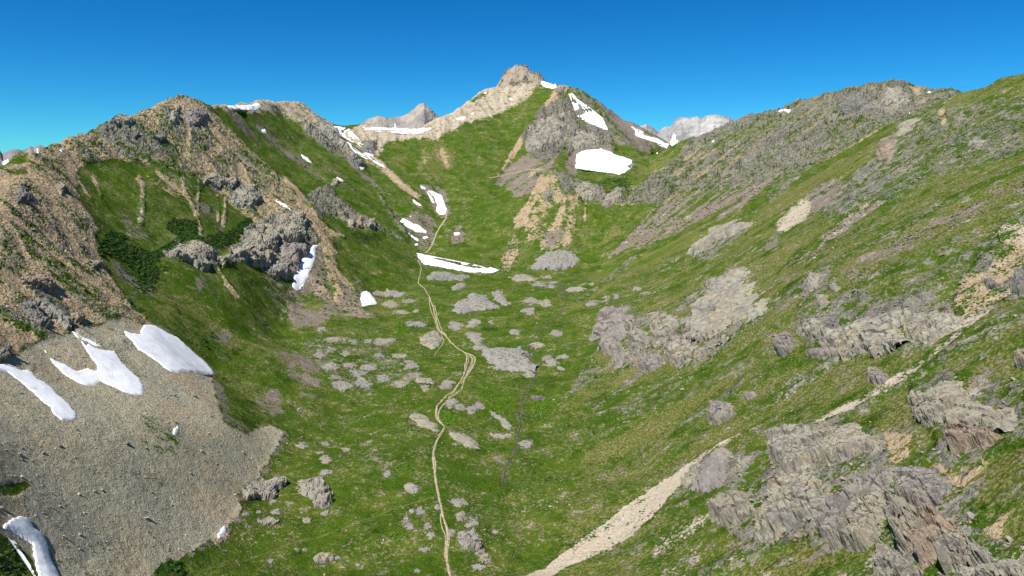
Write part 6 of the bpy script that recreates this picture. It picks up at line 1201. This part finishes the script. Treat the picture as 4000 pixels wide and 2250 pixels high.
# ground carrying on beyond the surveyed fan, down to the horizon
def outer_sheet():
    n = 150; g = np.sign(np.linspace(-1, 1, n)) * np.abs(np.linspace(-1, 1, n)) ** 2.2 * 30000
    X, Y = np.meshgrid(g, g + 400); a = np.arctan2(X, Y); r = np.hypot(X, Y)
    inside = (X > GX0) & (X < GX1) & (Y > GY0) & (Y < GY1)
    Zo = np.where(inside, H0(X, Y) - 14, -190 + fbm(X, Y, 2500, 4, 77) * 120 * np.clip((r - 1500) / 3000, 0, 1))
    V = np.stack([X, Y, Zo], -1).reshape(-1, 3); q = (np.arange(n - 1)[:, None] * n + np.arange(n - 1)[None, :]).ravel()
    o = mesh_np('surrounding_terrain', V, np.stack([q, q + 1, q + n + 1, q + n], 1), MAT_TERRAIN); put_cover(o.data, np.tile(np.array([[.4], [.3], [0], [0], [0], [.2], [0], [.4]]), (1, len(V))))
    tag(o, kind='structure')
outer_sheet()

# ------------------------------------------------------------------ hikers on the trail
def cloth(name, c):
    m, nt, b = new_mat(name); N = NB(nt); N.link(N.ramp(N.noise(9, 2), [(.3, tuple(v * .8 for v in c)), (.7, c)]), b.inputs['Base Color']); return m
def person(px, py, heading, shirt, trousers, label, seed):
    p = hit([px], [py], H)[0]; root = bpy.data.objects.new('person', None); COL.objects.link(root); root.location = (p[0], p[1], float(H(p[0], p[1])) + .12); root.rotation_euler = (0, 0, heading)
    tag(root, label, 'person', 'hikers on the trail')
    def skin(nm, verts, edges_, radii, mat):
        me = bpy.data.meshes.new(nm); me.from_pydata(verts, edges_, []); me.materials.append(mat); o = bpy.data.objects.new(nm, me); COL.objects.link(o); o.parent = root
        md = o.modifiers.new('skin', 'SKIN'); md.use_smooth_shade = True
        for v, r_ in zip(me.skin_vertices[0].data, radii): v.radius = r_ if isinstance(r_, tuple) else (r_, r_)
        me.skin_vertices[0].data[0].use_root = True; sb = o.modifiers.new('sub', 'SUBSURF'); sb.levels = 1; sb.render_levels = 2; return o
    # whole body, walking: pelvis, spine, neck, head, arms, legs
    V = [(0, 0, .95), (0, 0, 1.15), (0, .02, 1.38), (0, .03, 1.50), (0, .05, 1.62), (0, .05, 1.72), (.19, .02, 1.40), (.24, -.10, 1.15), (.23, .08, .92), (-.19, .02, 1.40), (-.24, .08, 1.14), (-.23, .26, .98), (.09, 0, .90), (.10, .18, .50), (.10, .12, .08), (.10, .26, .05), (-.09, 0, .90), (-.10, -.06, .50), (-.10, -.28, .10), (-.10, -.18, .05)]
    E = [(0, 1), (1, 2), (2, 3), (3, 4), (4, 5), (2, 6), (6, 7), (7, 8), (2, 9), (9, 10), (10, 11), (0, 12), (12, 13), (13, 14), (14, 15), (0, 16), (16, 17), (17, 18), (18, 19)]
    Rr = [(.16, .12), (.15, .11), (.17, .11), .06, .10, .07, .07, .05, .04, .07, .05, .04, .09, .065, .045, .04, .09, .065, .045, .04]
    skin('body', V, E, Rr, cloth('skin_%d' % seed, (.42, .27, .19)))
    skin('jacket', [(0, 0, .98), (0, 0, 1.15), (0, .02, 1.38), (0, .025, 1.46), (.20, .02, 1.40), (.25, -.10, 1.15), (-.20, .02, 1.40), (-.25, .08, 1.14)], [(0, 1), (1, 2), (2, 3), (2, 4), (4, 5), (2, 6), (6, 7)], [(.18, .14), (.17, .13), (.19, .13), .08, .09, .07, .09, .07], shirt)
    skin('trousers', [(0, 0, .97), (.095, 0, .88), (.10, .18, .50), (.10, .12, .14), (-.095, 0, .88), (-.10, -.06, .50), (-.10, -.28, .15)], [(0, 1), (1, 2), (2, 3), (0, 4), (4, 5), (5, 6)], [(.17, .13), .105, .08, .06, .105, .08, .06], trousers)
    skin('backpack', [(0, -.19, 1.02), (0, -.21, 1.22), (0, -.19, 1.42)], [(0, 1), (1, 2)], [(.15, .09), (.17, .12), (.13, .08)], trousers)
    skin('hair', [(0, .03, 1.70), (0, .04, 1.78)], [(0, 1)], [.105, .07], cloth('hair_%d' % seed, (.04, .03, .02)))
    return root
person(1811, 1451, .4, cloth('dark_jacket', (.03, .03, .035)), cloth('black_trousers', (.02, .02, .022)), 'hiker in dark clothes on the left trail strand, upper one of two', 1)
person(1808, 1471, .4, cloth('brown_jacket', (.07, .04, .03)), cloth('dark_trousers', (.03, .028, .03)), 'hiker in dark clothes on the left trail strand, lower one of two', 2)
print('done', time.time() - T0, NTRI)
